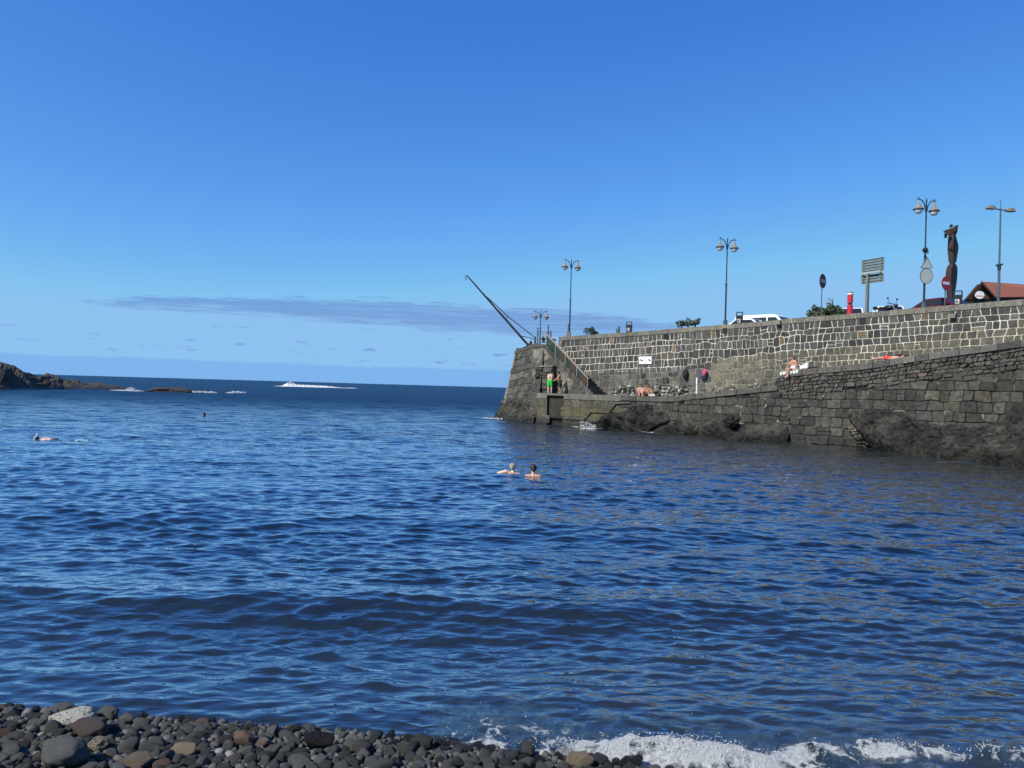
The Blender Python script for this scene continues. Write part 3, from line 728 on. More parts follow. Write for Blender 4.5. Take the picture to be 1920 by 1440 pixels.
# ------------------------------------------------------------------ masonry
def n1(x, s): return noise.noise((x, s * 17.3, s * 3.1))
def masonry(mb, s0, s1, topf, botf, heights, widths, taper, mapf, colf, seed, gap=0.03, dep=(0.02, 0.05), amp=0.10, tilt=0.06, wav=1.6, cut=(0.03, 0.08), split=0.12, skip=None, jut=0.0):
    """Stones laid in wavering courses. mapf(s, z, out) -> point; colf(s, z, rnd) -> colour."""
    rr = random.Random(seed); nk = len(heights); off = [0.0]
    for h_ in heights: off.append(off[-1] + h_)
    def bz(k, s):
        b = topf(s) - off[k] * taper(s)
        if k == 0: return b
        am = amp(s) if callable(amp) else amp
        return b + am * (0.7 * n1(s * 0.35, k + seed) + 0.9 * n1(s * wav, k * 1.7 + seed))
    def stone(sa0, sa1, sb0, sb1, lo, hi):
        """corner s: a=left, b=right, 0=bottom, 1=top; lo/hi: functions of s"""
        g = gap * rr.uniform(0.7, 1.5)
        if sb0 - sa0 < 2.5 * g or sb1 - sa1 < 2.5 * g: return
        sm = (sa0 + sb0) / 2; hh = hi(sm) - lo(sm)
        if hh < 3 * g: return
        nb = max(2, int((sb0 - sa0) / 0.22)); c0 = min(rr.uniform(*cut), hh * 0.3, (sb0 - sa0) * 0.3)
        def c1(): return c0 * rr.uniform(0.3, 1.5)
        bot = [(sa0 + g + (sb0 - sa0 - 2 * g) * i / nb) for i in range(nb + 1)]
        tp = [(sa1 + g + (sb1 - sa1 - 2 * g) * i / nb) for i in range(nb + 1)]
        ring = []
        a = c1(); ring.append((bot[0] + a, lo(bot[0] + a) + g))
        for q in bot[1:-1]: ring.append((q, lo(q) + g))
        a = c1(); ring.append((bot[-1] - a, lo(bot[-1] - a) + g)); ring.append((bot[-1], lo(bot[-1]) + g + a))
        a = c1(); ring.append((tp[-1], hi(tp[-1]) - g - a)); ring.append((tp[-1] - a, hi(tp[-1] - a) - g))
        for q in reversed(tp[1:-1]): ring.append((q, hi(q) - g))
        a = c1(); ring.append((tp[0] + a, hi(tp[0] + a) - g)); ring.append((tp[0], hi(tp[0]) - g - a))
        a = c1(); ring.append((bot[0], lo(bot[0]) + g + a))
        cs = sum(p[0] for p in ring) / len(ring); cz = sum(p[1] for p in ring) / len(ring)
        if skip and skip(cs, cz): return
        if cz < botf(cs) or cz + hh / 2 < botf(cs) + 0.05: return
        d = rr.uniform(*dep) + rr.uniform(-1, 1) * jut
        mb.col = colf(cs, cz, rr)
        n = len(ring); vs = []
        tx, tz = rr.uniform(-jut, jut), rr.uniform(-jut, jut)
        for fr, dd in ((1.0, -0.03), (0.985, d * 0.65), (0.90, d)):
            for (x, z) in ring:
                xx, zz = cs + (x - cs) * fr, cz + (z - cz) * fr
                vs.append(mapf(xx, zz, dd + ((xx - cs) * tx + (zz - cz) * tz if dd > 0 else 0) + (0.25 * d * noise.noise((xx * 4, zz * 4, seed)) if fr < 0.95 else 0)))
        vs.append(mapf(cs, cz, d * 1.05))
        fs = [(j * n + i, j * n + (i + 1) % n, (j + 1) * n + (i + 1) % n, (j + 1) * n + i) for j in range(2) for i in range(n)]
        fs += [(2 * n + i, 2 * n + (i + 1) % n, 3 * n) for i in range(n)]
        mb.add(vs, fs)
    for k in range(nk):
        s = s0 + rr.uniform(-0.4, 0.0); pt_, pb_ = s, s
        wsc = rr.uniform(0.85, 1.2)
        while s < s1:
            w = rr.uniform(*widths) * wsc
            if rr.random() < 0.12: w *= 1.5
            s2 = min(s + w, s1) if s + w > s1 - 0.15 else s + w
            nt_, nb_ = s2 + rr.uniform(-tilt, tilt), s2 + rr.uniform(-tilt, tilt)
            if s2 >= s1: nt_ = nb_ = s1
            lo = lambda x, k=k: bz(k + 1, x)
            hi = lambda x, k=k: bz(k, x)
            if max(pt_, pb_) > s0 - 0.5:
                a0, a1 = max(pb_, s0), max(pt_, s0)
                if rr.random() < split and heights[k] > 0.3:
                    f = rr.uniform(0.35, 0.65); mid = lambda x, f=f, lo=lo, hi=hi: lo(x) * (1 - f) + hi(x) * f
                    am, bm_ = (a0 + a1) / 2, (nb_ + nt_) / 2
                    stone(a0, am, nb_, bm_, lo, mid); stone(am, a1, bm_, nt_, mid, hi)
                else: stone(a0, a1, nb_, nt_, lo, hi)
            s, pt_, pb_ = s2, nt_, nb_
def backing(mb, s0, s1, ds, topf, botf, nz, mapf, colf, out=0.0):
    n = max(2, int((s1 - s0) / ds)); m = len(mb.v); b = len(mb.v); rows = []
    for j in range(nz + 1):
        for i in range(n + 1):
            s = s0 + (s1 - s0) * i / n; z = botf(s) + (topf(s) - botf(s)) * j / nz
            mb.v.append(mapf(s, z, out)); c = colf(s, z); mb.c.append(c)
    for j in range(nz):
        for i in range(n): mb.f.append((b + j * (n + 1) + i, b + j * (n + 1) + i + 1, b + (j + 1) * (n + 1) + i + 1, b + (j + 1) * (n + 1) + i))
def vary(c, rr, a=0.3):
    f = rr.uniform(1 - a, 1 + a); t = rr.uniform(-0.04, 0.04); return (c[0] * f * (1 + t), c[1] * f, c[2] * f * (1 - t))
def lerp3(a, b, t): t = max(0, min(1, t)); return tuple(x + (y - x) * t for x, y in zip(a, b))

# --- upper wall
UTOP = profile(UW, [(1052, 631.5), (1180, 623), (1300, 613.5), (1420, 604), (1500, 595.5), (1600, 588), (1732, 576.5), (1828, 568.6), (1920, 561), (2150, 541)])
US0, US1 = UTOP[0][0], UTOP[-1][0]
utop = lambda s: interp(s, UTOP)
WASH = profile(UW, [(1052, 705), (1150, 697), (1230, 695), (1283, 689), (1310, 680), (1425, 668), (1500, 662), (1560, 655), (1675, 645), (1815, 624), (1920, 606), (2150, 575)])
wash = lambda s: interp(s, WASH)
S_1240 = UW.s_of(UW.hit(1240, 680)); S_1440 = UW.s_of(UW.hit(1425, 680)); S_1300 = UW.s_of(UW.hit(1330, 680))
COPE = 0.30
um = lambda s, z, o: UW.pt(s, z, o)
DARK, GREY, BEIGE = (0.070, 0.068, 0.063), (0.13, 0.125, 0.115), (0.20, 0.185, 0.145)
def ucol(s, z, rr):
    dz = wash(s) - z
    if dz < -0.05:
        r_ = rr.random()
        if r_ < 0.03: return vary((0.17, 0.13, 0.09), rr)
        if r_ < 0.20: return vary((0.10, 0.093, 0.075), rr)
        return vary(DARK, rr, 0.4)
    if s > S_1440: return vary((0.105, 0.097, 0.076), rr, 0.22)
    if s > S_1300: return vary((0.15, 0.138, 0.105), rr, 0.35)
    return vary((0.070, 0.068, 0.062), rr, 0.5) if rr.random() < 0.6 else vary((0.12, 0.116, 0.10), rr, 0.3)
def umort(s, z):
    dz = wash(s) - z + 0.12 * noise.noise((s * 1.5, z * 1.5, 4))
    m = (0.54, 0.51, 0.43)
    if dz > 0:
        w = lerp3((0.20, 0.19, 0.165), (0.27, 0.25, 0.19), (s - S_1240) / (S_1440 - S_1240))
        if s > S_1440: w = lerp3((0.18, 0.168, 0.13), (0.48, 0.44, 0.34), (s - S_1440) / 4.0 + (0.5 if dz < 0.9 else 0))
        m = lerp3(m, w, dz / 0.1)
    f = 0.96 + 0.45 * noise.fractal((s * 0.55, z * 0.7, 8), 1, 2, 4) + 0.25 * noise.noise((s * 3, z * 3, 2)); f = max(0.35, min(1.12, f))
    return tuple(q * f for q in m)
ttap = lambda s: 1 - 0.30 * (s - US0) / (US1 - US0)
upper = thing('sea_wall', UW.pt(14, 2.3), "tall upper quay wall of dark basalt blocks outlined in white mortar", 'wall')
mbu = MB(); mbu.col = (0, 0, 0)
hs_ = [0.52, 0.40, 0.58, 0.50, 0.52, 0.44, 0.42, 0.50, 0.36, 0.34, 0.36, 0.33, 0.34, 0.34, 0.3]
ut2 = lambda s: utop(s) - COPE
s_poly0, s_poly1 = UW.s_of(UW.hit(1255, 650)), UW.s_of(UW.hit(1520, 640))
uamp = lambda s: 0.04 + 0.15 * max(0, 1 - abs((s - (s_poly0 + s_poly1) / 2) / (s_poly1 - s_poly0) * 1.5) ** 3)
ubot = lambda s: 2.0
masonry(mbu, US0, US1, ut2, ubot, hs_, (0.24, 0.48), ttap, um, ucol, 3, gap=0.019, amp=uamp, dep=(0.012, 0.028), split=0.06, cut=(0.012, 0.045))
backing(mbu, US0, US1, 0.22, ut2, lambda s: 1.8, 36, um, umort)
mbu.build('masonry', M['stone'], upper, world=True)
cp = MB(); cp.col = (0, 0, 0); rr = random.Random(2); s = US0
while s < US1:
    L = rr.uniform(0.75, 1.15); e = min(US1, s + L)
    cp.col = vary((0.165, 0.155, 0.125), rr, 0.18)
    r0 = [UW.pt(s + 0.012, 0, 0.06), UW.pt(e - 0.012, 0, 0.06), UW.pt(e - 0.012, 0, -0.5), UW.pt(s + 0.012, 0, -0.5)]
    zt = [utop(s), utop(e), utop(e), utop(s)]
    cp.add([Vector((p.x, p.y, t - COPE)) for p, t in zip(r0, zt)] + [Vector((p.x, p.y, t)) for p, t in zip(r0, zt)], [(3, 2, 1, 0), (4, 5, 6, 7), (0, 1, 5, 4), (1, 2, 6, 5), (2, 3, 7, 6), (3, 0, 4, 7)])
    s = e
cp.col = (0.5, 0.47, 0.38)
n = 60
cp.loft([[UW.pt(s, utop(s) - COPE - 0.001, 0.045), UW.pt(s, utop(s) - COPE - 0.001, -0.48), UW.pt(s, utop(s) - 0.015, -0.48), UW.pt(s, utop(s) - 0.015, 0.045)] for s in [US0 + (US1 - US0) * i / n for i in range(n + 1)]])
cp.build('coping', M['stone'], upper, world=True)
# end face of the wall at the stairs, and the quay body behind it
q = MB(); q.col = (0.13, 0.125, 0.11)
q.prism([UW.pt(US0, 1.8, 0.0), UW.pt(US0, 1.8, -0.6), UW.pt(US0, utop(US0) - 0.001, -0.6), UW.pt(US0, utop(US0) - 0.001, 0.0)], -UW.t * 0.25)
q.build('end_pier', M['stone'], upper, world=True)
def road_z(P): return utop(max(US0, min(US1, UW.s_of(P)))) - 0.55
rd = MB(); rowsR = []
for j in range(0, 15):
    rowsR.append([UW.pt(s, utop(max(US0, s)) - 0.55, -0.45 - j * 6.0) for s in [US0 - 0.2 + (US1 - US0 + 20) * i / 40 for i in range(41)]])
rd.grid(rowsR); tag(rd.build('road', M['asphalt']), kind='structure')

# --- weep holes and drain spouts in the upper wall
dr = MB(); dk = MB()
for (px, py) in ((1462, 603.5), (1788, 591)):
    P = UW.hit(px, py + 2); dr.box(P + UW.n * 0.12, (0.30, 0.30, 0.22), Matrix.Rotation(R(45), 3, 'Z'))
for (px, py) in ((1618, 601), (1249, 630), (1360, 620)):
    P = UW.hit(px, py); dk.box(P + UW.n * 0.02, (0.30, 0.10, 0.34), Matrix.Rotation(math.atan2(UW.t.y, UW.t.x), 3, 'Z'))
dr.build('drain_spout', M['concrete'], upper, world=True); dk.build('drain_hole', M['black'], upper, world=True)

# --- lower wall
LT1 = profile(LW, [(1008, 736.5), (1180, 742), (1255, 744.5), (1345, 734), (1457, 721.5)])
LT2 = profile(LW, [(1463, 698.5), (1528, 690), (1620, 682), (1725, 665), (1865, 645), (1920, 637), (2150, 602)])
LS0, LSX, LS1 = LT1[0][0], (LT1[-1][0] + LT2[0][0]) / 2, LT2[-1][0]
def ltop(s): return interp(s, LT1) if s < LSX else interp(s, LT2)
lm = lambda s, z, o: LW.pt(s, z, o - 0.03 * (z - 2.0))
S_1180 = LW.s_of(LW.hit(1165, 760)); S_1250 = LW.s_of(LW.hit(1255, 750))
N0, N1 = LW.s_of(LW.hit(1026, 760)), LW.s_of(LW.hit(1057, 760))
KERB = 0.34
def lcol(s, z, rr):
    c = vary((0.060, 0.059, 0.050), rr, 0.32)
    if rr.random() < 0.12: c = vary((0.085, 0.08, 0.062), rr, 0.25)
    return c
def lmort(s, z):
    v = noise.noise((s * 1.3, z * 3.0, 9)); return (0.30, 0.285, 0.24) if v > 0.34 else (0.022, 0.021, 0.019)
lower = thing('sea_wall', LW.pt(14, 0), "lower sea wall of squared dark blocks with a ramp along its top", 'wall')
ml = MB(); ml.col = (0, 0, 0)
zb = lambda s: -0.6
# big squared blocks
mtop = lambda s: (ltop(s) - KERB - (0.05 if s < LSX else 0.95))
masonry(ml, S_1250, LS1, lambda s: 5.35 + 0.012 * s, zb, [0.48, 0.52, 0.44, 0.55, 0.5, 0.55, 0.52, 0.5, 0.55, 0.5, 0.5, 0.5, 0.5], (0.42, 0.85), lambda s: 1.0, lm, lcol, 8, skip=lambda s, z: z > mtop(s) + 0.08, gap=0.014, dep=(0.03, 0.07), amp=0.08, cut=(0.03, 0.09), tilt=0.04, split=0.06, jut=0.02)
# rubble band under the kerb of the upper ramp
def rcol(s, z, rr): return vary((0.080, 0.076, 0.066), rr, 0.35) if rr.random() > 0.03 else vary((0.11, 0.08, 0.068), rr)
masonry(ml, LSX, LS1, lambda s: ltop(s) - KERB, lambda s: mtop(s) - 0.05 + 0.12 * n1(s * 0.9, 3), [0.20, 0.22, 0.2, 0.22, 0.2], (0.16, 0.42), lambda s: 1.0, lm, rcol, 12, gap=0.010, dep=(0.09, 0.13), amp=0.10, cut=(0.03, 0.07), split=0.10, jut=0.04, tilt=0.08)
masonry(ml, S_1180, S_1250, lambda s: ltop(s) - KERB, zb, [0.5] * 6, (0.4, 0.9), lambda s: 1.0, lm, lcol, 14, gap=0.014, dep=(0.02, 0.05), amp=0.05)
backing(ml, S_1180, LS1, 0.3, lambda s: ltop(s) - 0.06, zb, 26, lm, lmort)
ml.build('masonry', M['stonewet'], lower, world=True)
kb = MB(); kb.col = (0, 0, 0); rr = random.Random(4); s = S_1180
while s < LS1:
    L = rr.uniform(0.6, 1.0) if s > LSX else rr.uniform(1.1, 1.9); e = min(LS1, s + L)
    if s < LSX < e: e = LSX
    kb.col = vary((0.098, 0.094, 0.082), rr, 0.25) if rr.random() > 0.2 else vary((0.15, 0.14, 0.115), rr, 0.15)
    if s < LSX: kb.col = vary((0.10, 0.095, 0.08), rr, 0.15)
    z0, z1 = ltop(s + 0.001), ltop(e - 0.001); o_ = 0.11 + rr.uniform(-0.02, 0.03)
    r0 = [LW.pt(s + 0.008, 0, o_), LW.pt(e - 0.008, 0, o_), LW.pt(e - 0.008, 0, -0.55), LW.pt(s + 0.008, 0, -0.55)]; zt = [z0, z1, z1, z0]
    kb.add([Vector((p.x, p.y, t - KERB)) for p, t in zip(r0, zt)] + [Vector((p.x, p.y, t)) for p, t in zip(r0, zt)], [(3, 2, 1, 0), (4, 5, 6, 7), (0, 1, 5, 4), (1, 2, 6, 5), (2, 3, 7, 6), (3, 0, 4, 7)])
    s = e
kb.build('kerb', M['stone'], lower, world=True, bevel=0.02)
# walkway / ramp surface between the two walls
wk = MB(); rowsW = []
ss = [LS0 + (LSX - 0.02 - LS0) * i / 30 for i in range(31)] + [LSX + 0.02 + (LS1 - LSX) * i / 40 for i in range(41)]
for o_ in (-0.02, -1.0, -2.0, -3.4):
    rowsW.append([LW.pt(s, ltop(s) - 0.012, o_) for s in ss])
wk.grid(rowsW); tag(wk.build('path', M['concrete']), kind='structure')

# --- landing quay at the foot of the stairs, with its dark recess
landing = thing('landing_quay', LW.pt((LS0 + S_1180) / 2, 0), "low concrete and stone landing with a dark recess under the two standing men", 'quay')
md = MB(); md.col = (0, 0, 0)
def dcol(s, z, rr):
    c = vary((0.085, 0.08, 0.062), rr, 0.25)
    return lerp3(c, (0.10, 0.088, 0.045), 1 - abs(z - 1.0) / 0.8) if z < 1.8 else c
def dm(s, z): return lerp3((0.10, 0.095, 0.075), (0.075, 0.07, 0.045), noise.noise((s * 2, z * 2, 1)) + 0.5)
lt_ = lambda s: interp(s, LT1)
inrec = lambda s, z: N0 - 0.05 < s < N1 + 0.05
masonry(md, LS0, S_1180, lambda s: lt_(s) - 0.42, zb, [0.55, 0.7, 0.6, 0.5, 0.5], (0.55, 1.3), lambda s: 1.0, lm, dcol, 21, gap=0.012, dep=(0.01, 0.03), amp=0.06, skip=inrec)
for a, b in ((LS0, N0), (N1, S_1180)): backing(md, a, b, 0.3, lambda s: lt_(s) - 0.05, zb, 12, lm, dm)
md.build('masonry', M['stonewet'], landing, world=True)
sb = MB(); sb.col = (0.15, 0.14, 0.115)
for a, b in ((LS0 - 0.05, N0 - 0.02), (N1 + 0.02, S_1180 - 0.01)):
    sb.prism([LW.pt(a, lt_(a) - 0.40, 0.06), LW.pt(b, lt_(b) - 0.40, 0.06), LW.pt(b, lt_(b), 0.06), LW.pt(a, lt_(a), 0.06)], -LW.n * 0.7)
sb.prism([LW.pt(N0 - 0.015, lt_(N0) - 0.16, 0.03), LW.pt(N1 + 0.015, lt_(N1) - 0.16, 0.03), LW.pt(N1 + 0.015, lt_(N1) - 0.004, 0.03), LW.pt(N0 - 0.015, lt_(N0) - 0.004, 0.03)], -LW.n * 1.6)
sb.build('edge_slab', M['stone'], landing, world=True)
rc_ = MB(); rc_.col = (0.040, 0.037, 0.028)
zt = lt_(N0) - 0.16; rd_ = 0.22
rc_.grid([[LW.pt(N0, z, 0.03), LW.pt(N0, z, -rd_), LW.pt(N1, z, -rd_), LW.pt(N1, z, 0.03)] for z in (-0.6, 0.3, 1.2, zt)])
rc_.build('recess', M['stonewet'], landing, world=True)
sx = MB(); sx.col = (0.04, 0.037, 0.03)
P = LW.hit(1026, 783); sx.box(LW.pt((N0 + N1) / 2, P.z + 0.08, -0.06), (N1 - N0, 0.24, 0.10), Matrix.Rotation(math.atan2(LW.t.y, LW.t.x), 3, 'Z'))
sx.build('recess_sill', M['stonewet'], landing, world=True)
# stepped ledge running down the landing's face to the water
lg = MB(); lg.col = (0.10, 0.095, 0.078)
pth = [(1184, 756), (1157, 757.5), (1143, 774.5), (1110, 773), (1097, 788), (1058, 785.5)]
pts3 = [LW.hit(*p) for p in pth]
for a, b in zip(pts3, pts3[1:]):
    d = (b - a).normalized(); up = Vector((0, 0, 0.10))
    lg.loft([[a + LW.n * 0.16, a - LW.n * 0.05, a + up - LW.n * 0.05, a + up + LW.n * 0.16], [b + LW.n * 0.16, b - LW.n * 0.05, b + up - LW.n * 0.05, b + up + LW.n * 0.16]])
lg.build('step_ledge', M['stonewet'], landing, world=True)

# --- bastion at the pier head
BAST = thing('bastion', at(985, 780, 62), "battered stone bastion ending the pier below the crane", 'pier head')
B_BL, B_BR = level(934, 784), LW.pt(LS0 - 0.1, 0, 0.0)
rT = ROT
B_TR = at(1021, 646, 61.0); B_TL = at(968.5, 658, 66.5)
TOPB = [(0, B_TL.z), (0.30, at(990, 651.5, 65).z), (0.55, at(1003, 646, 63.5).z), (0.75, at(1012, 644, 62.5).z), (1, B_TR.z)]
def bmap(u, z, o):
    t = z / 6.3
    B = B_BL.lerp(B_BR, u); T = B_TL.lerp(B_TR, u)
    # the face bellies out a little near the foot
    k_ = max(0.0, t) ** 0.8
    p = Vector((B.x + (T.x - B.x) * k_, B.y + (T.y - B.y) * k_, z)); return p + Vector((-0.94, -0.30, 0.12)) * o
LB = (B_BL - B_BR).length
bm_ = lambda s, z, o: bmap(s / LB, z, o)
btop = lambda s: interp(s / LB, TOPB)
mbb = MB(); mbb.col = (0, 0, 0)
def bcol(s, z, rr): return vary((0.080, 0.076, 0.064), rr, 0.42) if not (3.55 < z < 3.95) else vary((0.13, 0.125, 0.105), rr, 0.15)
masonry(mbb, 0, LB, lambda s: btop(s) - 0.30, lambda s: 0.2, [0.6, 0.62, 0.55, 0.6, 0.62, 0.6, 0.6, 0.6, 0.6, 0.5], (0.7, 1.6), lambda s: 1.0, bm_, bcol, 31, gap=0.018, dep=(0.015, 0.07), amp=0.09, jut=0.015)
backing(mbb, 0, LB, 0.5, btop, lambda s: -0.6, 16, bm_, lambda s, z: (0.05, 0.047, 0.04))
mbb.build('masonry', M['stonewet'], BAST, world=True)
cpb = MB(); cpb.col = (0.085, 0.08, 0.068)
cpb.loft([[bmap(u, interp(u, TOPB) - 0.30, 0.07), bmap(u, interp(u, TOPB) - 0.30, -0.6), bmap(u, interp(u, TOPB) + 0.004, -0.6), bmap(u, interp(u, TOPB) + 0.004, 0.07)] for u in [i / 12 for i in range(13)]])
cpb.build('coping', M['stone'], BAST, world=True)
qn = MB(); qn.col = (0.24, 0.23, 0.20)     # paler strip along the seaward edge
qn.loft([[bmap(0.0, z, 0.06), bmap(0.045, z, 0.06), bmap(0.045, z, -0.3), bmap(-0.03, z, -0.3)] for z in [1.2 + (TOPB[0][1] + 0.25 - 1.2) * i / 10 for i in range(11)]])
qn.build('edge_strip', M['stone'], BAST, world=True)
# body behind: seaward flank, top deck
bd = MB(); bd.col = (0.085, 0.08, 0.068)
bk0, bk1 = B_BL + Vector((6, 7, 0)), Vector((B_TL.x + 6, B_TL.y + 6, B_TL.z))
bd.grid([[bmap(0, z, -0.05).lerp(Vector((bk0.x, bk0.y, z)), t) for t in (0, 0.5, 1)] for z in (-0.6, 1.5, 3.5, B_TL.z)])
bd.build('seaward_face', M['stonewet'], BAST, world=True)
dk_ = MB(); dk_.col = (0.14, 0.13, 0.11)
top_in = [bmap(u, interp(u, TOPB) - 0.02, -0.3) for u in [i / 8 for i in range(9)]]
far_in = [Vector((a.x + 8 - 3 * i / 8, a.y + 9, a.z)) for i, a in enumerate(top_in)]
dk_.grid([top_in, far_in]); dk_.build('deck', M['stone'], BAST, world=True)

# --- flank of the stairs: rough plastered rubble, with stacked blocks in front of it
ST = UW.off(-1.35)                       # plane of the stair flank and its railing
stair = thing('stone_staircase', ST.pt(1.0, 2.38), "stone staircase with a mesh railing climbing from the landing to the quay", 'stairs')
zl = 2.37
foot, head = ST.hit(1113, 736), ST.hit(1022, 645)
sF, sH = ST.s_of(foot), ST.s_of(head); zH = head.z - 0.05
nst = 19; stp = MB(); stp.col = (0, 0, 0); rr = random.Random(9)
for i in range(nst):
    a = sF + (sH - sF) * i / nst; b = sF + (sH - sF) * (i + 1) / nst; z = zl + (zH - zl) * (i + 1) / nst
    stp.col = vary((0.075, 0.07, 0.06), rr, 0.45)
    stp.prism([ST.pt(a, zl - 0.2, 0.05 + rr.uniform(-0.02, 0.03)), ST.pt(b, zl - 0.2, 0.05), ST.pt(b, z, 0.05), ST.pt(a, z, 0.05)], -ST.n * 1.37)
stp.build('steps', M['stone'], stair, world=True)
fl = MB(); fl.col = (0, 0, 0)
sL = ST.s_of(ST.hit(1000, 700))
def fltop(s): return min(zH + 0.05, zl + (zH - zl) * max(0, (sF - s) / (sF - sH))) - 0.34
Pf = []; nS, nZ = 64, 44
for j in range(nZ + 1):
    for i in range(nS + 1):
        s = sL + (sF - 0.1 - sL) * i / nS; zt = fltop(s); z = 2.2 + (zt - 2.2) * j / nZ
        f = noise.fractal((s * 1.1, z * 1.1, 3), 1, 2, 5); cell = noise.voronoi((s * 1.9, z * 2.3, 0.5))[0]
        o_ = 0.10 + 0.10 * f + 0.10 * min(0.5, cell[1] - cell[0])
        pl = noise.fractal((s * 0.8, z * 0.8, 11), 1, 2, 5) + (z - 4.2) * 0.12
        fl.v.append(ST.pt(s, z, o_)); fl.c.append(lerp3((0.075, 0.072, 0.064), (0.20, 0.185, 0.15), 0.4 + pl * 2.2 - 0.6 * (cell[1] - cell[0])))
for j in range(nZ):
    for i in range(nS): b = j * (nS + 1) + i; fl.f.append((b, b + 1, b + nS + 2, b + nS + 1))
fl.build('rubble_flank', M['stone'], stair, world=True, smooth=False)
AL = UW.off(-1.8); aP0, aP1 = AL.hit(1003, 736), AL.hit(1037, 736); aT = AL.hit(1020, 688).z
al = MB(); al.col = (0, 0, 0)
sa, sb_ = AL.s_of(aP0), AL.s_of(aP1)
masonry(al, sa, sb_, lambda s: aT, lambda s: 2.2, [0.48, 0.42, 0.45, 0.42, 0.4], (0.5, 1.2), lambda s: 1.0, lambda s, z, o: AL.pt(s, z, o), lambda s, z, rr: vary((0.075, 0.072, 0.062), rr, 0.4), 44, gap=0.03, dep=(0.06, 0.20), amp=0.10, cut=(0.06, 0.14), jut=0.05)
al.col = (0.04, 0.038, 0.033)
al.prism([AL.pt(sa, 2.2, 0), AL.pt(sb_, 2.2, 0), AL.pt(sb_, aT - 0.02, 0), AL.pt(sa, aT - 0.02, 0)], -AL.n * 0.9)
al.col = (0.17, 0.16, 0.135)
al.prism([AL.pt(sa, aT, 0.12), AL.pt(sb_, aT, 0.12), AL.pt(sb_, aT + 0.10, 0.12), AL.pt(sa, aT + 0.10, 0.12)], -AL.n * 1.0)
tag(al.build('block_bench', M['stone'], None, origin='base'), "stack of rough dark stone blocks behind the man in green shorts", 'stone blocks')
# railing on the stair
RL = ST.off(0.03)
def rp(px, py): return RL.hit(px, py)
rail = MB()
b0, b1 = rp(1023, 646.5), rp(1101, 730); t0, t1 = rp(1034, 633), rp(1104, 711.5); H_ = 0.92
up = lambda p, h_: p + Vector((0, 0, h_))
e0 = b0.lerp(b1, 0.0); 
rail.tube([b0, b1], 0.028, 6); rail.tube([up(b0, H_), up(b1, H_)], 0.028, 6); rail.tube([up(b0, H_ * 0.90), up(b1, H_ * 0.90)], 0.02, 6)
hb = MB(); 
rl = rail.build('handrail', M['rail'], stair, world=True)
ps = MB()
for f in (0.0, 0.24, 0.48, 0.75, 1.0):
    p_ = b0.lerp(b1, f); q_ = MB(); q_.bar(up(p_, -0.25), up(p_, H_ + 0.02), 0.06); q_.build('rail_post', M['rail'], stair, world=True)
for a, b, mt in ((0.02, 0.22, 'meshgreen'), (0.25, 0.36, 'meshgreen'), (0.36, 0.46, 'meshrust'), (0.50, 0.60, 'meshgreen'), (0.60, 0.73, 'meshrust'), (0.77, 0.86, 'meshgreen'), (0.86, 0.98, 'meshrust')):
    q_ = MB(); nb = int((b - a) * 110)
    for i in range(nb):
        p_ = b0.lerp(b1, a + (b - a) * i / nb); q_.bar(up(p_, 0.06), up(p_, H_ * 0.88), 0.024)
    for h_ in (0.2, 0.45, 0.65): q_.bar(up(b0.lerp(b1, a), h_), up(b0.lerp(b1, b), h_), 0.03)
    q_.build('mesh_panel', M[mt], stair, world=True)
# far-side handrail along the wall
RW = UW.off(-0.12); w0, w1 = up(RW.hit(1040, 640), 0), RW.hit(1106, 712)
q_ = MB(); q_.tube([w0, w1], 0.03, 6); q_.build('wall_handrail', M['rail'], stair, world=True)

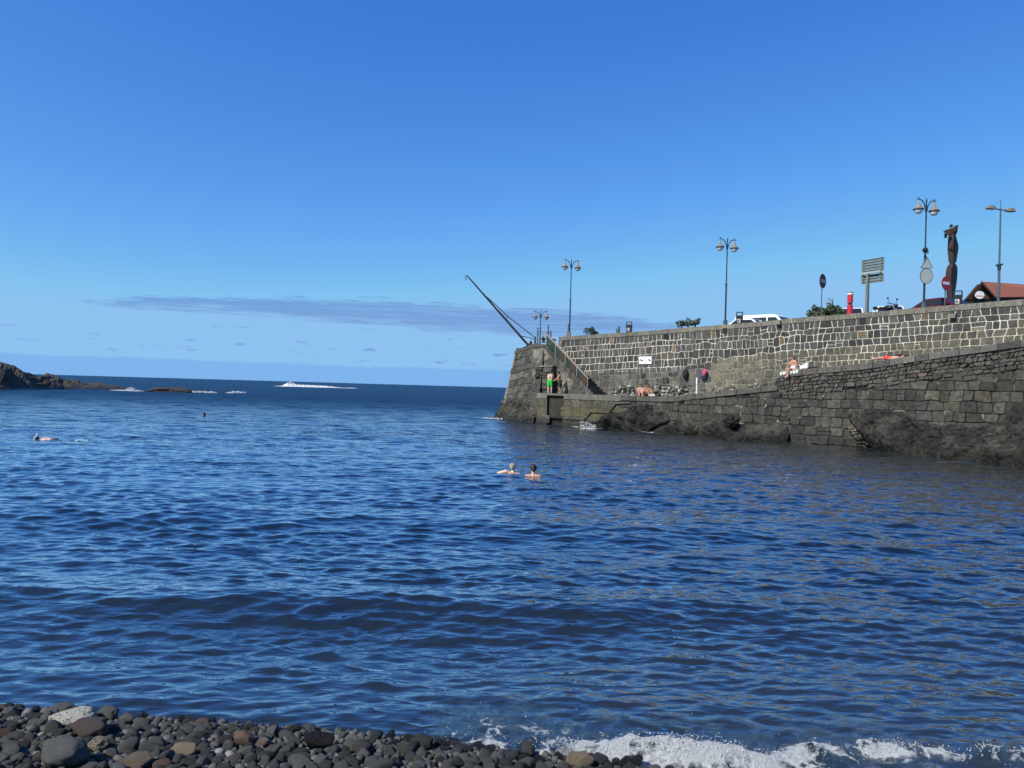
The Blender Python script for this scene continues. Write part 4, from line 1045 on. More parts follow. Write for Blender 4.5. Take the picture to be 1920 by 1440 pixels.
# ------------------------------------------------------------------ lava rock
def rock_col(p, rr_=None, base=(0.034, 0.033, 0.029)):
    f = noise.fractal(p * 0.7, 1, 2, 5); return lerp3(base, (0.080, 0.076, 0.064), 0.3 + f * 1.5)
def outcrop(name, top, base, plane, label, bulge=0.8, seed=0, ns=None, nz=30, rough=0.35, bm_base=None, top_in=0.35, base_out=0.15, hang=False):
    """A rock mass traced by its top line on a wall plane and its foot on the water."""
    tp = [plane.hit(*p) for p in top]; bp = [level(*p) for p in base]
    def along(pts, t):
        L = [0]
        for a, b in zip(pts, pts[1:]): L.append(L[-1] + (b - a).length)
        d = t * L[-1]
        for i in range(len(pts) - 1):
            if d <= L[i + 1]: return pts[i].lerp(pts[i + 1], (d - L[i]) / max(1e-6, L[i + 1] - L[i]))
        return pts[-1]
    bp = [b + plane.n * max(0.0, 0.35 - (b - plane.p).dot(plane.n)) for b in bp]
    Ltot = sum((b - a).length for a, b in zip(bp, bp[1:])); ns = ns or int(max(24, Ltot / 0.065)); nz = 54
    mb = MB(); mb.col = (0, 0, 0); rows = []
    so_ = Vector((seed * 7.1, seed * 3.3, seed))
    for j in range(nz + 6):
        v = j / nz
        for i in range(ns + 1):
            t = i / ns; T = along(tp, t); B = along(bp, t) + plane.n * base_out
            edge = min(1, min(t if not hang else 0.06 + t * 2, 1 - t) * 9); 
            if v <= 1:
                p = B.lerp(T, v) + Vector((0, 0, -0.5 * (1 - v) ** 4)) + plane.n * (bulge * math.sin(math.pi * min(1, v * 0.92 + 0.06)) * (0.3 + 0.7 * edge))
            else: p = T - plane.n * ((v - 1) * 5.5) - Vector((0, 0, (v - 1) * 1.2))
            f = noise.fractal(p * 0.75 + so_, 1.05, 2.1, 6); r_ = abs(noise.noise(p * 1.7 + so_)) + 0.25 * abs(noise.noise(p * 4.1 + so_)); cr = noise.voronoi(p * 1.6 + so_)[0]
            d = rough * (f * 1.15 + 0.35 - r_ * 0.8) + rough * 0.9 * min(0.35, cr[1] - cr[0])
            p = p + (plane.n * d + Vector((0, 0, d * 0.45))) * (0.35 + 0.65 * edge) * (1.0 if v < 0.96 else 0.7)
            mb.v.append(p); mb.c.append(rock_col(p))
    n_ = ns + 1
    for j in range(nz + 5):
        for i in range(ns): mb.f.append((j * n_ + i, j * n_ + i + 1, (j + 1) * n_ + i + 1, (j + 1) * n_ + i))
    return mb, tag(mb.build(name, M['lava'], None, origin='base'), label, 'rock')
sk = MB(); nu_, nv_ = 130, 60
for j in range(nv_ + 1):
    for i in range(nu_ + 1):
        u, v = -0.04 + 1.05 * i / nu_, j / nv_; zt = 2.35 - 0.35 * abs(noise.noise((u * 5, 3, 1))) - 0.5 * u; z = -0.5 + (zt + 0.5) * v
        p0 = bmap(max(-0.04, u), z, 0.0); f = noise.fractal(p0 * 0.9, 1.0, 2.1, 6); r_ = abs(noise.noise(p0 * 2.1)) + 0.5 * abs(noise.noise(p0 * 4.7)); cr = noise.voronoi(p0 * 1.7)[0]
        o_ = (0.02 + 0.42 * (1 - v) ** 0.8 + 0.34 * f - 0.22 * r_ + 0.30 * min(0.35, cr[1] - cr[0])) * min(1, (1 - v) * 5) - 0.10 * v ** 6
        p = bmap(u, z, o_); sk.v.append(p); sk.c.append(rock_col(p, None, (0.045, 0.042, 0.034)))
for j in range(nv_):
    for i in range(nu_): b = j * (nu_ + 1) + i; sk.f.append((b, b + 1, b + nu_ + 2, b + nu_ + 1))
tag(sk.build('lava_rock', M['lava'], None, origin='base'), "dark wave worn rock skirt at the foot of the bastion", 'rock')
outcrop('lava_rock', [(1140, 792), (1164, 775), (1186, 764), (1215, 759), (1243, 765), (1262, 788)], [(1114, 800), (1150, 802), (1190, 804), (1225, 805), (1268, 807)], LW, "jagged lava rock below the landing right of the stepped ledge", 0.25, 2, rough=0.45)
outcrop('lava_rock', [(1262, 794), (1286, 787), (1310, 787), (1340, 783), (1360, 788), (1376, 796)], [(1262, 808), (1300, 813), (1340, 819), (1376, 825)], LW, "low lava rock hugging the wall under the two hanging backpacks", 0.35, 3, rough=0.38)
outcrop('lava_rock', [(1374, 802), (1400, 797), (1430, 793), (1458, 793), (1478, 798), (1482, 812)], [(1370, 824), (1400, 827), (1440, 828), (1478, 830)], LW, "squat dark lava rock with a sharp right edge against the wall", 0.6, 4, rough=0.32)
_, big = outcrop('lava_rock', [(1590, 781), (1604, 770), (1628, 769), (1660, 772), (1695, 776), (1725, 795), (1765, 798), (1810, 799), (1850, 795), (1885, 786), (1902, 764), (1930, 752), (1990, 745)], [(1652, 842), (1690, 849), (1740, 855), (1790, 861), (1840, 866), (1900, 873), (1960, 880), (2030, 888), (2100, 900)], LW, "huge lava rock overhanging a dark hollow at the right end of the wall", 0.65, 5, rough=0.45, hang=True)
def boulder(name, c, size, label, seed, mat='lava', amp=0.35, sub=5, base=(0.045, 0.043, 0.038)):
    bm = bmesh.new(); bmesh.ops.create_icosphere(bm, subdivisions=sub, radius=1.0); so_ = Vector((seed * 5.3, seed, seed * 2.2))
    vs_ = []
    for v in bm.verts:
        d = 1 + amp * noise.fractal(v.co * 1.2 + so_, 0.9, 2, 5) + amp * 0.4 * (0.5 - abs(noise.noise(v.co * 2.5 + so_)))
        vs_.append(Vector((v.co.x * size[0] * d, v.co.y * size[1] * d, v.co.z * size[2] * d)) + Vector(c))
    fs_ = [tuple(q.index for q in f.verts) for f in bm.faces]; bm.free()
    mb = MB(); mb.v = vs_; mb.f = fs_; mb.c = [rock_col(v, None, base) for v in vs_]
    return tag(mb.build(name, M[mat], None, origin='base'), label, 'rock')
P = LW.hit(1387, 788) + LW.n * 1.0; boulder('boulder', P, (0.46, 0.46, 0.44), "round blackish boulder perched on the lava rock", 3, base=(0.022, 0.021, 0.02))
P = LW.hit(1648, 822) + LW.n * 0.05; 
rb = MB(); rb.col = (0, 0, 0); rr = random.Random(61)
for i in range(110):
    px, py = rr.uniform(1596, 1648), rr.uniform(798, 838)
    if px < 1596 + (py - 798) * 0.3: continue
    c_ = LW.hit(px, py) + LW.n * (rr.uniform(0.12, 0.32) + (838 - py) * -0.002 + 0.05); rb.col = vary((0.15, 0.13, 0.095), rr, 0.5); rb.ball(c_, (rr.uniform(0.08, 0.2), rr.uniform(0.08, 0.16), rr.uniform(0.05, 0.1)), 8, 6)
tag(rb.build('rubble', M['stonewet'], None, origin='base'), "small pale rubble stones heaped in the hollow under the huge rock", 'rubble', kind='stuff')

# ------------------------------------------------------------------ headland and reef on the left
hd = MB(); hd.col = (0, 0, 0)
crest = [(-300, 640), (-160, 655), (-60, 672), (0, 681), (14, 684), (30, 690), (42, 696), (58, 700), (64, 704.5), (80, 705), (100, 706), (118, 708), (135, 711.5), (150, 715.5), (165, 719.5), (180, 721), (205, 723), (225, 725), (240, 727.5), (250, 732)]
footl = [(-300, 722), (0, 730.5), (60, 730.5), (120, 730), (180, 731.3), (240, 732.5), (250, 733.6)]
cols = list(np.linspace(-300, 250, 210)); nz = 26; Vh = []
for j in range(nz + 1):
    v = j / nz
    for px in cols:
        f_ = level(px, interp(px, footl)); D = f_.y
        c_ = at(px, interp(px, crest), D + 7.0); hgt = max(0.15, c_.z)
        u = v * 2 - 1; y = D + 7.0 + u * 8.0
        prof = max(0, 1 - abs(u) ** 1.7) if u < 0 else max(0, 1 - u ** 2)
        ruf = noise.fractal((f_.x * 0.35, y * 0.35, 2.0), 0.8, 2, 6)
        x = at(px, interp(px, crest), y).x + 0.8 * noise.fractal((px * 0.03, v * 4, 5), 1, 2, 4)
        z = -0.5 + (hgt + 0.5) * prof * (1 + 0.18 * ruf * min(1, abs(u) * 4)) + 0.38 * ruf * prof * min(1.0, hgt)
        z -= 0.5 * abs(noise.noise((x * 0.5, y * 0.5, 1))) * prof * min(1.0, hgt * 0.4) * min(1, abs(u) * 3)
        p = Vector((x, y, z)); hd.v.append(p); hd.c.append(rock_col(p * 0.4, None, (0.052, 0.049, 0.041)))
n_ = len(cols)
for j in range(nz):
    for i in range(n_ - 1): hd.f.append((j * n_ + i, j * n_ + i + 1, (j + 1) * n_ + i + 1, (j + 1) * n_ + i))
tag(hd.build('headland', M['lava']), kind='structure')
def reef(px, pw, py, ph, label, seed):
    P = level(px, py); kx = P.y / F
    boulder('reef_rock', P + Vector((0, 2, 0)), (pw / 2 * kx, 2.5, ph * kx), label, seed, amp=0.30, sub=4)
reef(310, 74, 735.5, 9.0, "low dark reef rock awash beyond the tip of the headland", 8)
reef(366, 22, 734.5, 4, "small reef rock right of the larger reef rock", 9)
# ------------------------------------------------------------------ street lamps
NANG = math.atan2(UW.n.y, UW.n.x); TANG = math.atan2(UW.t.y, UW.t.x)
def behind(px, inward):                    # ground point on the quay behind the parapet, seen at column px
    P = UW.off(inward).hit(px, 600); P.z = road_z(P); return P
def lantern(T, x, z, M_=1.0):
    sgn = 1 if x > 0 else -1
    sh = MB(); sh.lathe([(0.018, -0.02), (0.035, -0.08), (0.06, -0.2), (0.105, -0.34), (0.17, -0.44), (0.25, -0.50), (0.272, -0.52), (0.272, -0.545)], (x, 0, z), 18)
    s_ = sh.build('lamp_shade', M['shade'], T, smooth=True)
    rg = MB(); rg.lathe([(0.255, -0.545), (0.285, -0.548), (0.285, -0.585), (0.255, -0.59)], (x, 0, z), 18); rg.build('lamp_ring', M['lampmetal'], s_)
    gl = MB(); gl.lathe([(0.225, -0.588), (0.215, -0.65), (0.18, -0.73), (0.12, -0.79), (0.04, -0.815)], (x, 0, z), 18); gl.build('lamp_globe', M['globe'], s_, smooth=True)
    fn = MB(); fn.lathe([(0.02, 0.12), (0.03, 0.05), (0.03, -0.03)], (x, 0, z), 8); fn.build('finial', M['lampmetal'], s_)
LANG = math.atan2(-0.30, -0.95)
def street_lamp(P, H, label, rz=LANG, sides=(-1, 1), joint=0.52, ped=0.95, sc=1.0, group='double headed street lamps along the quay'):
    T = thing('street_lamp', P, label, 'street lamp', group, rz)
    b = MB(); b.lathe([(0.20, 0), (0.20, 0.12), (0.155, 0.16), (0.135, ped - 0.1), (0.15, ped - 0.08), (0.15, ped - 0.02), (0.08, ped)], n=8); b.build('pedestal', M['galv'], T)
    p = MB(); p.tube([(0, 0, ped - 0.02), (0, 0, H * joint)], [0.062, 0.055], 10); p.lathe([(0.055, H * joint - 0.06), (0.075, H * joint - 0.03), (0.075, H * joint + 0.03), (0.05, H * joint + 0.08)], n=10)
    p.tube([(0, 0, H * joint + 0.06), (0, 0, H - 0.05)], [0.042, 0.034], 10); p.lathe([(0.05, H - 0.75), (0.055, H - 0.5), (0.03, H - 0.2), (0.045, H - 0.1), (0.01, H + 0.06)], n=10); p.build('post', M['lampmetal'], T, smooth=False)
    for s in sides:
        a = MB(); a.tube([(s * 0.03, 0, H - 0.72), (s * 0.07, 0, H - 0.50), (s * 0.16, 0, H - 0.27), (s * 0.30, 0, H - 0.12), (s * 0.45, 0, H - 0.07), (s * 0.68, 0, H - 0.07)], [0.032, 0.032, 0.03, 0.028, 0.026, 0.022], 8)
        a.build('arm', M['lampmetal'], T, smooth=True); lantern(T, s * 0.55, H - 0.07)
    T.scale = (sc, sc, sc); return T
def lamp_at(pxb, pxt, pyt, inward, label, **kw):
    P = behind(pxb, inward); top = at(pxt, pyt, P.y); return street_lamp(P, top.z - P.z, label, **kw)
lamp_at(1068.5, 1075, 487, 0.75, "double headed street lamp nearest the stone stairs")
lamp_at(1360, 1363, 447, 0.75, "double headed street lamp between the leafy shrub and the white van")
LT3 = lamp_at(1731.5, 1741.5, 373, 0.75, "tallest looking double headed street lamp, with two sign backs on its post")
P = at(1012.5, 640, 76); P.z = 6.0; street_lamp(P, at(1014, 583, 76).z - 6.0, "far double headed street lamp behind the gate at the pier head", rz=0.0, joint=0.6)
P = at(1560.5, 600, 88); P.z = road_z(P); street_lamp(P, at(1560.5, 559.5, 88).z - P.z, "far lamp with one lantern showing above the green trees", rz=0.2, sides=(-1,), group=None)
# modern lamp with two flat heads
P = behind(1871, 0.75); H = at(1876, 390, P.y).z - P.z; Ht = at(1877, 374, P.y).z - P.z
T = thing('street_lamp', P, "thin modern lamp post with two flat lamp heads and a mast spike", 'street lamp', None, LANG)
p = MB(); p.tube([(0, 0, 0), (0, 0, H * 0.45)], [0.075, 0.065], 10); p.tube([(0, 0, H * 0.45), (0, 0, H)], [0.05, 0.038], 10); p.build('post', M['galv'], T)
p = MB(); p.tube([(0, 0, H), (0, 0, Ht)], [0.02, 0.014], 8); p.build('mast', M['galv'], T)
for s in (-1, 1):
    a = MB(); a.bar((0, 0, H - 0.10), (s * 0.40, 0, H - 0.07 + 0.0), 0.05); a.build('arm', M['galv'], T)
    h_ = MB(); z = H - 0.06; h_.loft([[(s * x, -w, z - d), (s * x, w, z - d), (s * x, w * 0.7, z + u), (s * x, -w * 0.7, z + u)] for x, w, d, u in ((0.34, 0.05, 0.03, 0.03), (0.42, 0.12, 0.06, 0.07), (0.60, 0.15, 0.06, 0.12), (0.85, 0.14, 0.06, 0.09), (0.98, 0.08, 0.05, 0.0))]); h_.build('lamp_head', M['shade'], T)
a = MB(); a.tube([(0, 0, Ht - 0.1), (0.72, 0, H + 0.08)], 0.006, 5); a.build('stay_wire', M['galv'], T)
a = MB(); a.lathe([(0.07, H * 0.45 - 0.25), (0.09, H * 0.45 - 0.1), (0.09, H * 0.45 + 0.05), (0.05, H * 0.45 + 0.12)], n=10); a.bar((-0.2, 0, H * 0.45 + 0.1), (0.2, 0, H * 0.45 + 0.02), 0.08, 0.1); a.build('clamp', M['lampmetal'], T)

# ------------------------------------------------------------------ signs
def disc(mb, c, r, th, n=28): # disc facing local -y
    return mb.prism([(c[0] + r * math.cos(2 * math.pi * i / n), c[1], c[2] + r * math.sin(2 * math.pi * i / n)) for i in range(n)], (0, th, 0))
def no_entry(px, py, rpx, inward, label, yaw, mred, mwhite, squeeze):
    P = behind(px, inward); c = at(px, py, P.y); r = rpx * P.y / F
    T = thing('no_entry_sign', P, label, 'road sign', None, yaw); zc = c.z - P.z
    p = MB(); p.tube([(0, 0.05, 0), (0, 0.05, zc + r * 0.6)], 0.032, 8); p.build('post', M['galv'], T)
    d = MB(); disc(d, (0, -0.005, zc), r, 0.03); f = d.build('disc', mred, T)
    b = MB(); b.box((0, -0.008, zc), (r * 1.35, 0.012, r * 0.40)); b.build('white_bar', mwhite, f)
no_entry(1541, 527, 13.5, 0.9, "no entry sign turned almost edge on, coloured dark as if in shade", R(44), M['dimred'], M['dimwhite'], 0.4)
no_entry(1772.5, 531, 12.8, 1.0, "bright red no entry sign with a white bar beside the brown sculpture", R(26), M['redsign'], M['white'], 0.6)
# backs of the two signs clamped to the tall lamp post
B = Vector(LT3.location)
def signback(name, pts, label, cpx):
    Y = B.y - 0.16; tri = [at(x, y, Y) for x, y in pts]; c = sum(tri, Vector()) / len(tri)
    T = thing(name, c, label, 'road sign')
    q = MB(); q.prism([p - c for p in tri], (0, 0.02, 0)); q.build('sign_plate', M['signback'], T)
    rim = MB(); n = len(tri)
    for i in range(n): rim.bar(tri[i] - c, tri[(i + 1) % n] - c, 0.02, 0.03)
    rim.build('rim', M['galv'], T)
    cl = MB(); cl.box((at(cpx, 500, Y).x - c.x, 0.07, 0.05), (0.16, 0.10, 0.04)); cl.build('clamp', M['galv'], T)
signback('warning_sign', [(1726.5, 503), (1748.5, 502.5), (1738.5, 482)], "grey back of a triangular road sign on the tall lamp post", 1737)
signback('round_sign', [(1737 + 11.8 * math.cos(a * math.pi / 14), 517.5 + 14.3 * math.sin(a * math.pi / 14)) for a in range(28)], "grey back of a round road sign under the triangular one", 1736)
T = thing('loudspeaker', at(1737, 469, B.y - 0.1), "small horn loudspeaker on the tall lamp post above the signs", 'loudspeaker')
q = MB(); q.lathe([(0.16, 0), (0.10, 0.10), (0.05, 0.16), (0.05, 0.3)], n=12)
rt = Euler((R(90), 0, R(-50))).to_matrix(); q.v = [rt @ v - Vector((0.06, 0.0, 0.0)) for v in q.v]; q.build('horn', M['lampmetal'], T)
q = MB(); q.box((0.05, 0.05, -0.10), (0.16, 0.14, 0.16)); q.build('bracket', M['white'], T)
# big slatted direction panel seen from behind
P = behind(1631.5, 1.0); kx = P.y / F; c = at(1637.5, 508.5, P.y)
T = thing('direction_sign', P, "large direction sign seen from behind, grey slats on a single post", 'road sign', None, R(-64)); z0 = c.z - P.z
W, Hh = 1.50, 46 * kx
p = MB(); p.box((-0.16, -0.10, z0 / 2 - 0.1), (0.15, 0.15, z0 + 0.0)); p.build('post', M['signslat'], T)
for i in range(8):
    zc = z0 + Hh / 2 - (i + 0.5) * Hh / 9 - (Hh / 9 if i > 4 else 0)
    q = MB(); q.box((0.08, 0.0, zc), (W, 0.025, Hh / 9 * 0.80)); q.box((0.08, -0.03, zc + Hh / 26), (W, 0.05, 0.02)); q.build('slat', M['signslat'], T)
for x in (-0.52, 0.66):
    q = MB(); q.box((x, -0.06, z0), (0.06, 0.05, Hh)); q.build('upright', M['signslat'], T)
q = MB(); q.box((0.05, -0.13, z0 - 0.10), (W * 0.92, 0.10, 0.12)); q.build('crossbeam', M['signback'], T)
q = MB(); q.box((0.05, 0.0, z0 - 0.27), (W * 0.95, 0.03, 0.15)); q.build('gap_strip', M['black'], T)  # black strip stands for the dark gap below the crossbeam

# ------------------------------------------------------------------ litter bins, red post, stub post
def bin_(px, inward, pyt, label, yaw):
    P = behind(px, inward); T = thing('litter_bin', P, label, 'litter bin', 'black litter bins along the parapet', yaw); H = at(px, pyt, P.y).z - P.z
    b = MB(); w, d, h = 0.44, 0.34, 0.62; zb_ = H - 0.22 - h
    b.loft([[(-w / 2 * f, -d / 2 * f, z), (w / 2 * f, -d / 2 * f, z), (w / 2 * f, d / 2 * f, z), (-w / 2 * f, d / 2 * f, z)] for z, f in ((zb_, 0.82), (zb_ + 0.05, 0.86), (zb_ + h - 0.03, 1.0), (zb_ + h, 0.94))])
    b.build('bin_body', M['black'], T, bevel=0.03)
    q = MB(); q.tube([(-w * 0.42, 0, zb_ + h - 0.05), (-w * 0.42, 0, H - 0.03), (-w * 0.38, 0, H), (w * 0.38, 0, H), (w * 0.42, 0, H - 0.03), (w * 0.42, 0, zb_ + h - 0.05)], 0.035, 8); q.build('hood', M['black'], T)
    q = MB(); q.box((-0.03, -d / 2 * 0.97 - 0.004, zb_ + h * 0.42), (0.20, 0.012, 0.24)); s_ = q.build('sticker', M['dimwhite'], T)
    q = MB(); q.box((-0.05, -d / 2 * 0.97 - 0.012, zb_ + h * 0.40), (0.09, 0.006, 0.12)); q.build('sticker_print', M['darkprint'], s_)
    q = MB(); q.box((0, 0, zb_ / 2), (0.12, 0.12, zb_)); q.build('post', M['lampmetal'], T)
bin_(1180, 0.62, 603.5, "black litter bin farthest from the camera, beside the cactus", R(-20))
bin_(1386.5, 0.62, 585.5, "black litter bin just left of the white van", R(-20))
bin_(1795, 0.62, 545.5, "black litter bin with a white sticker in front of the brown sculpture", R(-30))
P = behind(1593, 0.7); kx = P.y / F; H = at(1593, 548, P.y).z - P.z
T = thing('red_post', P, "red cylindrical post with a white band on top", 'post'); r = 5.0 * kx
g_ = at(1593, 570, P.y).z - P.z
q = MB(); q.lathe([(r, 0), (r, g_ - 0.06), (r * 0.8, g_ - 0.05)], n=20); q.build('lower_drum', M['redpaint'], T, smooth=False)
q = MB(); q.lathe([(r * 0.72, g_ - 0.055), (r * 0.72, g_ + 0.055)], n=20); q.build('neck', M['black'], T)
q = MB(); q.lathe([(r * 0.8, g_ + 0.05), (r, g_ + 0.06), (r, H - 0.14)], n=20); q.build('upper_drum', M['redpaint'], T)
q = MB(); q.lathe([(r * 1.01, H - 0.14), (r * 1.01, H - 0.04)], n=20); q.build('white_band', M['white'], T)
q = MB(); q.lathe([(r * 1.05, H - 0.04), (r * 1.05, H)], n=20); q.build('cap', M['galv'], T)
P = behind(1066.8, 0.25); T = thing('stub_post', P, "short grey steel stub on a concrete plinth beside the nearest lamp to the stairs", 'post')
z1, z2 = at(1067, 623, P.y).z - P.z, at(1067, 607.5, P.y).z - P.z
q = MB(); q.box((0, 0, z1 / 2), (0.34, 0.34, z1)); q.build('plinth', M['concrete'], T, bevel=0.02)
q = MB(); q.lathe([(0.085, z1), (0.085, z2 - 0.03), (0.10, z2 - 0.03), (0.10, z2)], n=10); q.build('pipe', M['galv'], T)

# ------------------------------------------------------------------ crane and gate at the pier head
base = at(1003, 648, 63.5)
T = thing('hand_crane', base, "old steel hand crane with a long boom leaning out over the sea", 'crane')
K = lambda x, y, D=63.5: at(x, y, D) - base
tip = K(875.5, 516.5, 61.5); ft = K(992, 649, 64.0)
def on_boom(f): return ft.lerp(tip, f)
q = MB(); q.tube([ft, on_boom(0.5), tip], [0.11, 0.095, 0.055], 8); q.build('boom', M['crane'], T)
q = MB(); q.tube([K(1003, 633), K(952, 593, 62.9), K(931.6, 573.5, 62.5), on_boom(0.76)], 0.035, 6); q.build('tie_rod', M['cranedark'], T)
q = MB(); q.tube([K(1002, 636), on_boom(0.155)], 0.03, 6); q.build('lower_stay', M['cranedark'], T)
q = MB(); q.tube([on_boom(0.385), K(952, 593, 62.9)], 0.04, 6); q.build('spreader', M['crane'], T)
q = MB(); q.lathe([(0.09, -0.5), (0.09, K(1003, 632).z), (0.05, K(1003, 630.5).z)], n=10); q.build('mast', M['galv'], T)
q = MB(); q.tube([tip, tip + Vector((-0.06, 0, 0.02)), tip + Vector((-0.10, 0, -0.10)), tip + Vector((-0.10, 0, -0.30))], 0.028, 6); q.tube([tip + Vector((-0.10, 0, -0.30)), tip + Vector((-0.03, 0, -0.36)), tip + Vector((0.0, 0, -0.28))], 0.02, 6); q.build('hook', M['cranedark'], T)
q = MB(); q.box(ft + Vector((0.10, 0, 0.05)), (0.34, 0.3, 0.34)); q.lathe([(0.10, 0.2), (0.12, 0.3), (0.08, 0.42), (0.03, 0.46)], ft + Vector((0.14, 0, 0.02)), 10); q.build('winch', M['black'], T, bevel=0.03)
base = at(1020, 644, 62.5)
T = thing('gate', base, "open grey steel gate frame with posts at the head of the stairs", 'gate')
K = lambda x, y, D=62.5: at(x, y, D) - base
for px, yt, w_ in ((1007.7, 614, 0.11), (1027.3, 609, 0.11), (1031.8, 619.5, 0.09)):
    q = MB(); b = K(px, 645); t_ = K(px, yt); q.box((b.x, 0, (b.z + t_.z) / 2), (w_, w_, t_.z - b.z)); q.build('post', M['galv'], T)
q = MB()
for a, b in (((1010.5, 622), (1034.5, 623.5)), ((1010.5, 641), (1026, 642)), ((1010.5, 622), (1010.5, 644)), ((1034.5, 623), (1034.5, 645)), ((1025.5, 623), (1025.5, 645)), ((1013.5, 622), (1013.5, 642)), ((1016.5, 622), (1016.5, 642)), ((1029, 623), (1029, 644))): q.tube([K(*a) - Vector((0, 0.1, 0)), K(*b) - Vector((0, 0.1, 0))], 0.018, 5)
q.build('frame', M['rust'], T)
q = MB(); c = K(1019, 636, 63.2); q.lathe([(0.16, -0.3), (0.10, -0.1), (0.20, 0.0), (0.20, 0.08), (0.07, 0.12), (0.07, 0.22)], c, 10); q.build('valve', M['lampmetal'], T)
q = MB(); c = K(1038, 640, 63.5); q.box((c.x, c.y, c.z - 0.1), (0.34, 0.5, 0.6)); tag(q.build('cabinet', M['galv'], None), None)
ob = bpy.data.objects['cabinet']; ob.location = base; tag(ob, "small grey box cabinet right of the gate at the stair head", 'cabinet')

# ------------------------------------------------------------------ brown steel totem
D = 51.0; bz = road_z(at(1783, 570, D)); S0 = at(1783, 560, D); S0.z = bz
T = thing('sculpture', S0, "tall abstract totem sculpture of folded brown steel plates", 'sculpture')
def sp_(X, Y, dy=0.0):                   # traced point of the totem, at its own distance plus dy
    return at(1700 + X / 6.26, 360 + Y / 6.26, D + dy) - S0
def ring(Y, xl, xm, xr): return [sp_(xl, Y, 0.15), sp_(xm, Y + 2, -0.40), sp_(xr, Y - 3, 0.25), sp_((xl + xr) / 2, Y - 6, 0.75)]
q = MB(); q.loft([ring(Y, *x) for Y, x in ((1420, (474, 538, 560)), (1250, (470, 535, 562)), (1150, (464, 526, 575)), (1050, (457, 520, 590)), (970, (456, 522, 597)), (900, (466, 530, 597)), (862, (484, 540, 588)), (850, (494, 545, 578)))]); q.build('lower_body', M['corten'], T)
q = MB(); q.loft([ring(Y, *x) for Y, x in ((850, (505, 540, 572)), (826, (503, 545, 570)))]); q.build('neck', M['corten'], T)
q = MB(); q.loft([ring(Y, *x) for Y, x in ((828, (492, 552, 583)), (665, (478, 545, 609)), (640, (480, 548, 608)))]); q.build('waist_block', M['corten'], T)
q = MB(); q.loft([ring(Y, *x) for Y, x in ((664, (480, 512, 604)), (640, (480, 514, 609)), (520, (488, 540, 580)), (480, (500, 548, 575)))]); q.build('torso', M['corten'], T)
q = MB(); q.loft([[sp_(510, 668, -0.5), sp_(545, 668, -0.52), sp_(545, 664, -0.2)], [sp_(538, 500, -0.5), sp_(556, 495, -0.52), sp_(556, 495, -0.2)]]); q.build('front_fin', M['corten'], T)
for pts, d0, th in (([(484, 440), (545, 418), (592, 428), (598, 462), (578, 505), (566, 530), (500, 530), (484, 500)], -0.42, 0.75), ([(430, 458), (480, 438), (520, 428), (585, 430), (560, 470), (500, 498), (480, 500), (470, 488), (436, 480)], -0.45, 0.8), ([(440, 490), (482, 486), (470, 540), (440, 543)], -0.3, 0.4),
                    ([(502, 425), (500, 396), (523, 374), (546, 388), (540, 412)], -0.35, 0.5), ([(535, 432), (560, 398), (602, 385), (610, 404), (585, 440), (560, 470)], -0.6, 0.9), ([(578, 440), (604, 418), (588, 488), (574, 470)], -0.2, 0.4), ([(556, 640), (570, 628), (584, 636), (578, 688), (562, 690)], -0.28, 0.2)):
    q = MB(); q.prism([sp_(x, y, d0) for x, y in pts], ray(1783, 440) * th); q.build('head_plate', M['corten'], T)

# ------------------------------------------------------------------ building with red tiled roof
D = 76.0; b0 = at(1836, 570, D); b0.z = road_z(b0) if False else 7.4
T = thing('building', b0, "brown gabled building with a red tiled roof and an oval white sign", 'building')
V = lambda x, y, d: at(x, y, d) - b0
A, L_, R_ = V(1834.8, 532.5, 75.5), V(1810, 561.5, 75.5), V(1860, 560, 75.5)
A2, E2 = V(2080, 546, 90), V(2080, 556, 86); back = (A2 - A)
q = MB(); q.prism([A, R_, L_], (0, 0.25, 0)); q.build('gable', M['wood'], T)
th = Vector((0, -0.03, 0.12))
q = MB(); q.prism([A + Vector((0, -0.5, 0.05)), A2, E2, R_ + Vector((0, -0.5, 0.0))], th); q.build('roof', M['roof'], T)
q = MB(); q.prism([A + Vector((0, -0.5, 0.05)), A2, L_ + back + Vector((0, 0, -0.2)), L_ + Vector((-0.05, -0.5, 0))], th); q.build('roof', M['roof'], T)
q = MB(); q.bar(A + Vector((0, -0.52, 0.03)), L_ + Vector((-0.08, -0.52, -0.02)), 0.10, 0.16); q.bar(A + Vector((0, -0.52, 0.03)), R_ + Vector((0.05, -0.52, -0.02)), 0.10, 0.16); q.build('fascia', M['darkwood'], T)
q = MB(); q.tube([A + Vector((0, -0.5, 0)), A + Vector((0, -0.5, 0.32))], [0.07, 0.01], 6); q.build('finial', M['darkwood'], T)
q = MB(); q.prism([L_ + Vector((0.1, 0.1, 0)), R_ + Vector((0.2, 0.1, 0)), Vector((R_.x + 0.2, 0.1 + R_.y, -0.5)), Vector((L_.x + 0.1, 0.1 + L_.y, -0.5))], (0, 6, 0)); q.build('wall', M['darkwood'], T)
q = MB(); q.prism([R_ + Vector((0.2, 0.1, -0.05)), E2 + Vector((0, 0.3, -0.1)), Vector((E2.x, E2.y + 0.3, -0.5)), Vector((R_.x + 0.2, R_.y + 0.1, -0.5))], (0, 0.3, 0)); q.build('wall', M['darkwood'], T)
q = MB()
for a, b in (((1898, 537.5), (1922, 547)), ((1895, 561), (1922, 547.5))): q.bar(V(a[0], a[1], 78.2), V(b[0], b[1], 79.2), 0.10, 0.14)
q.build('roof_lines', M['darkwood'], T)  # dark bars laid along the diagonal lines of the roof
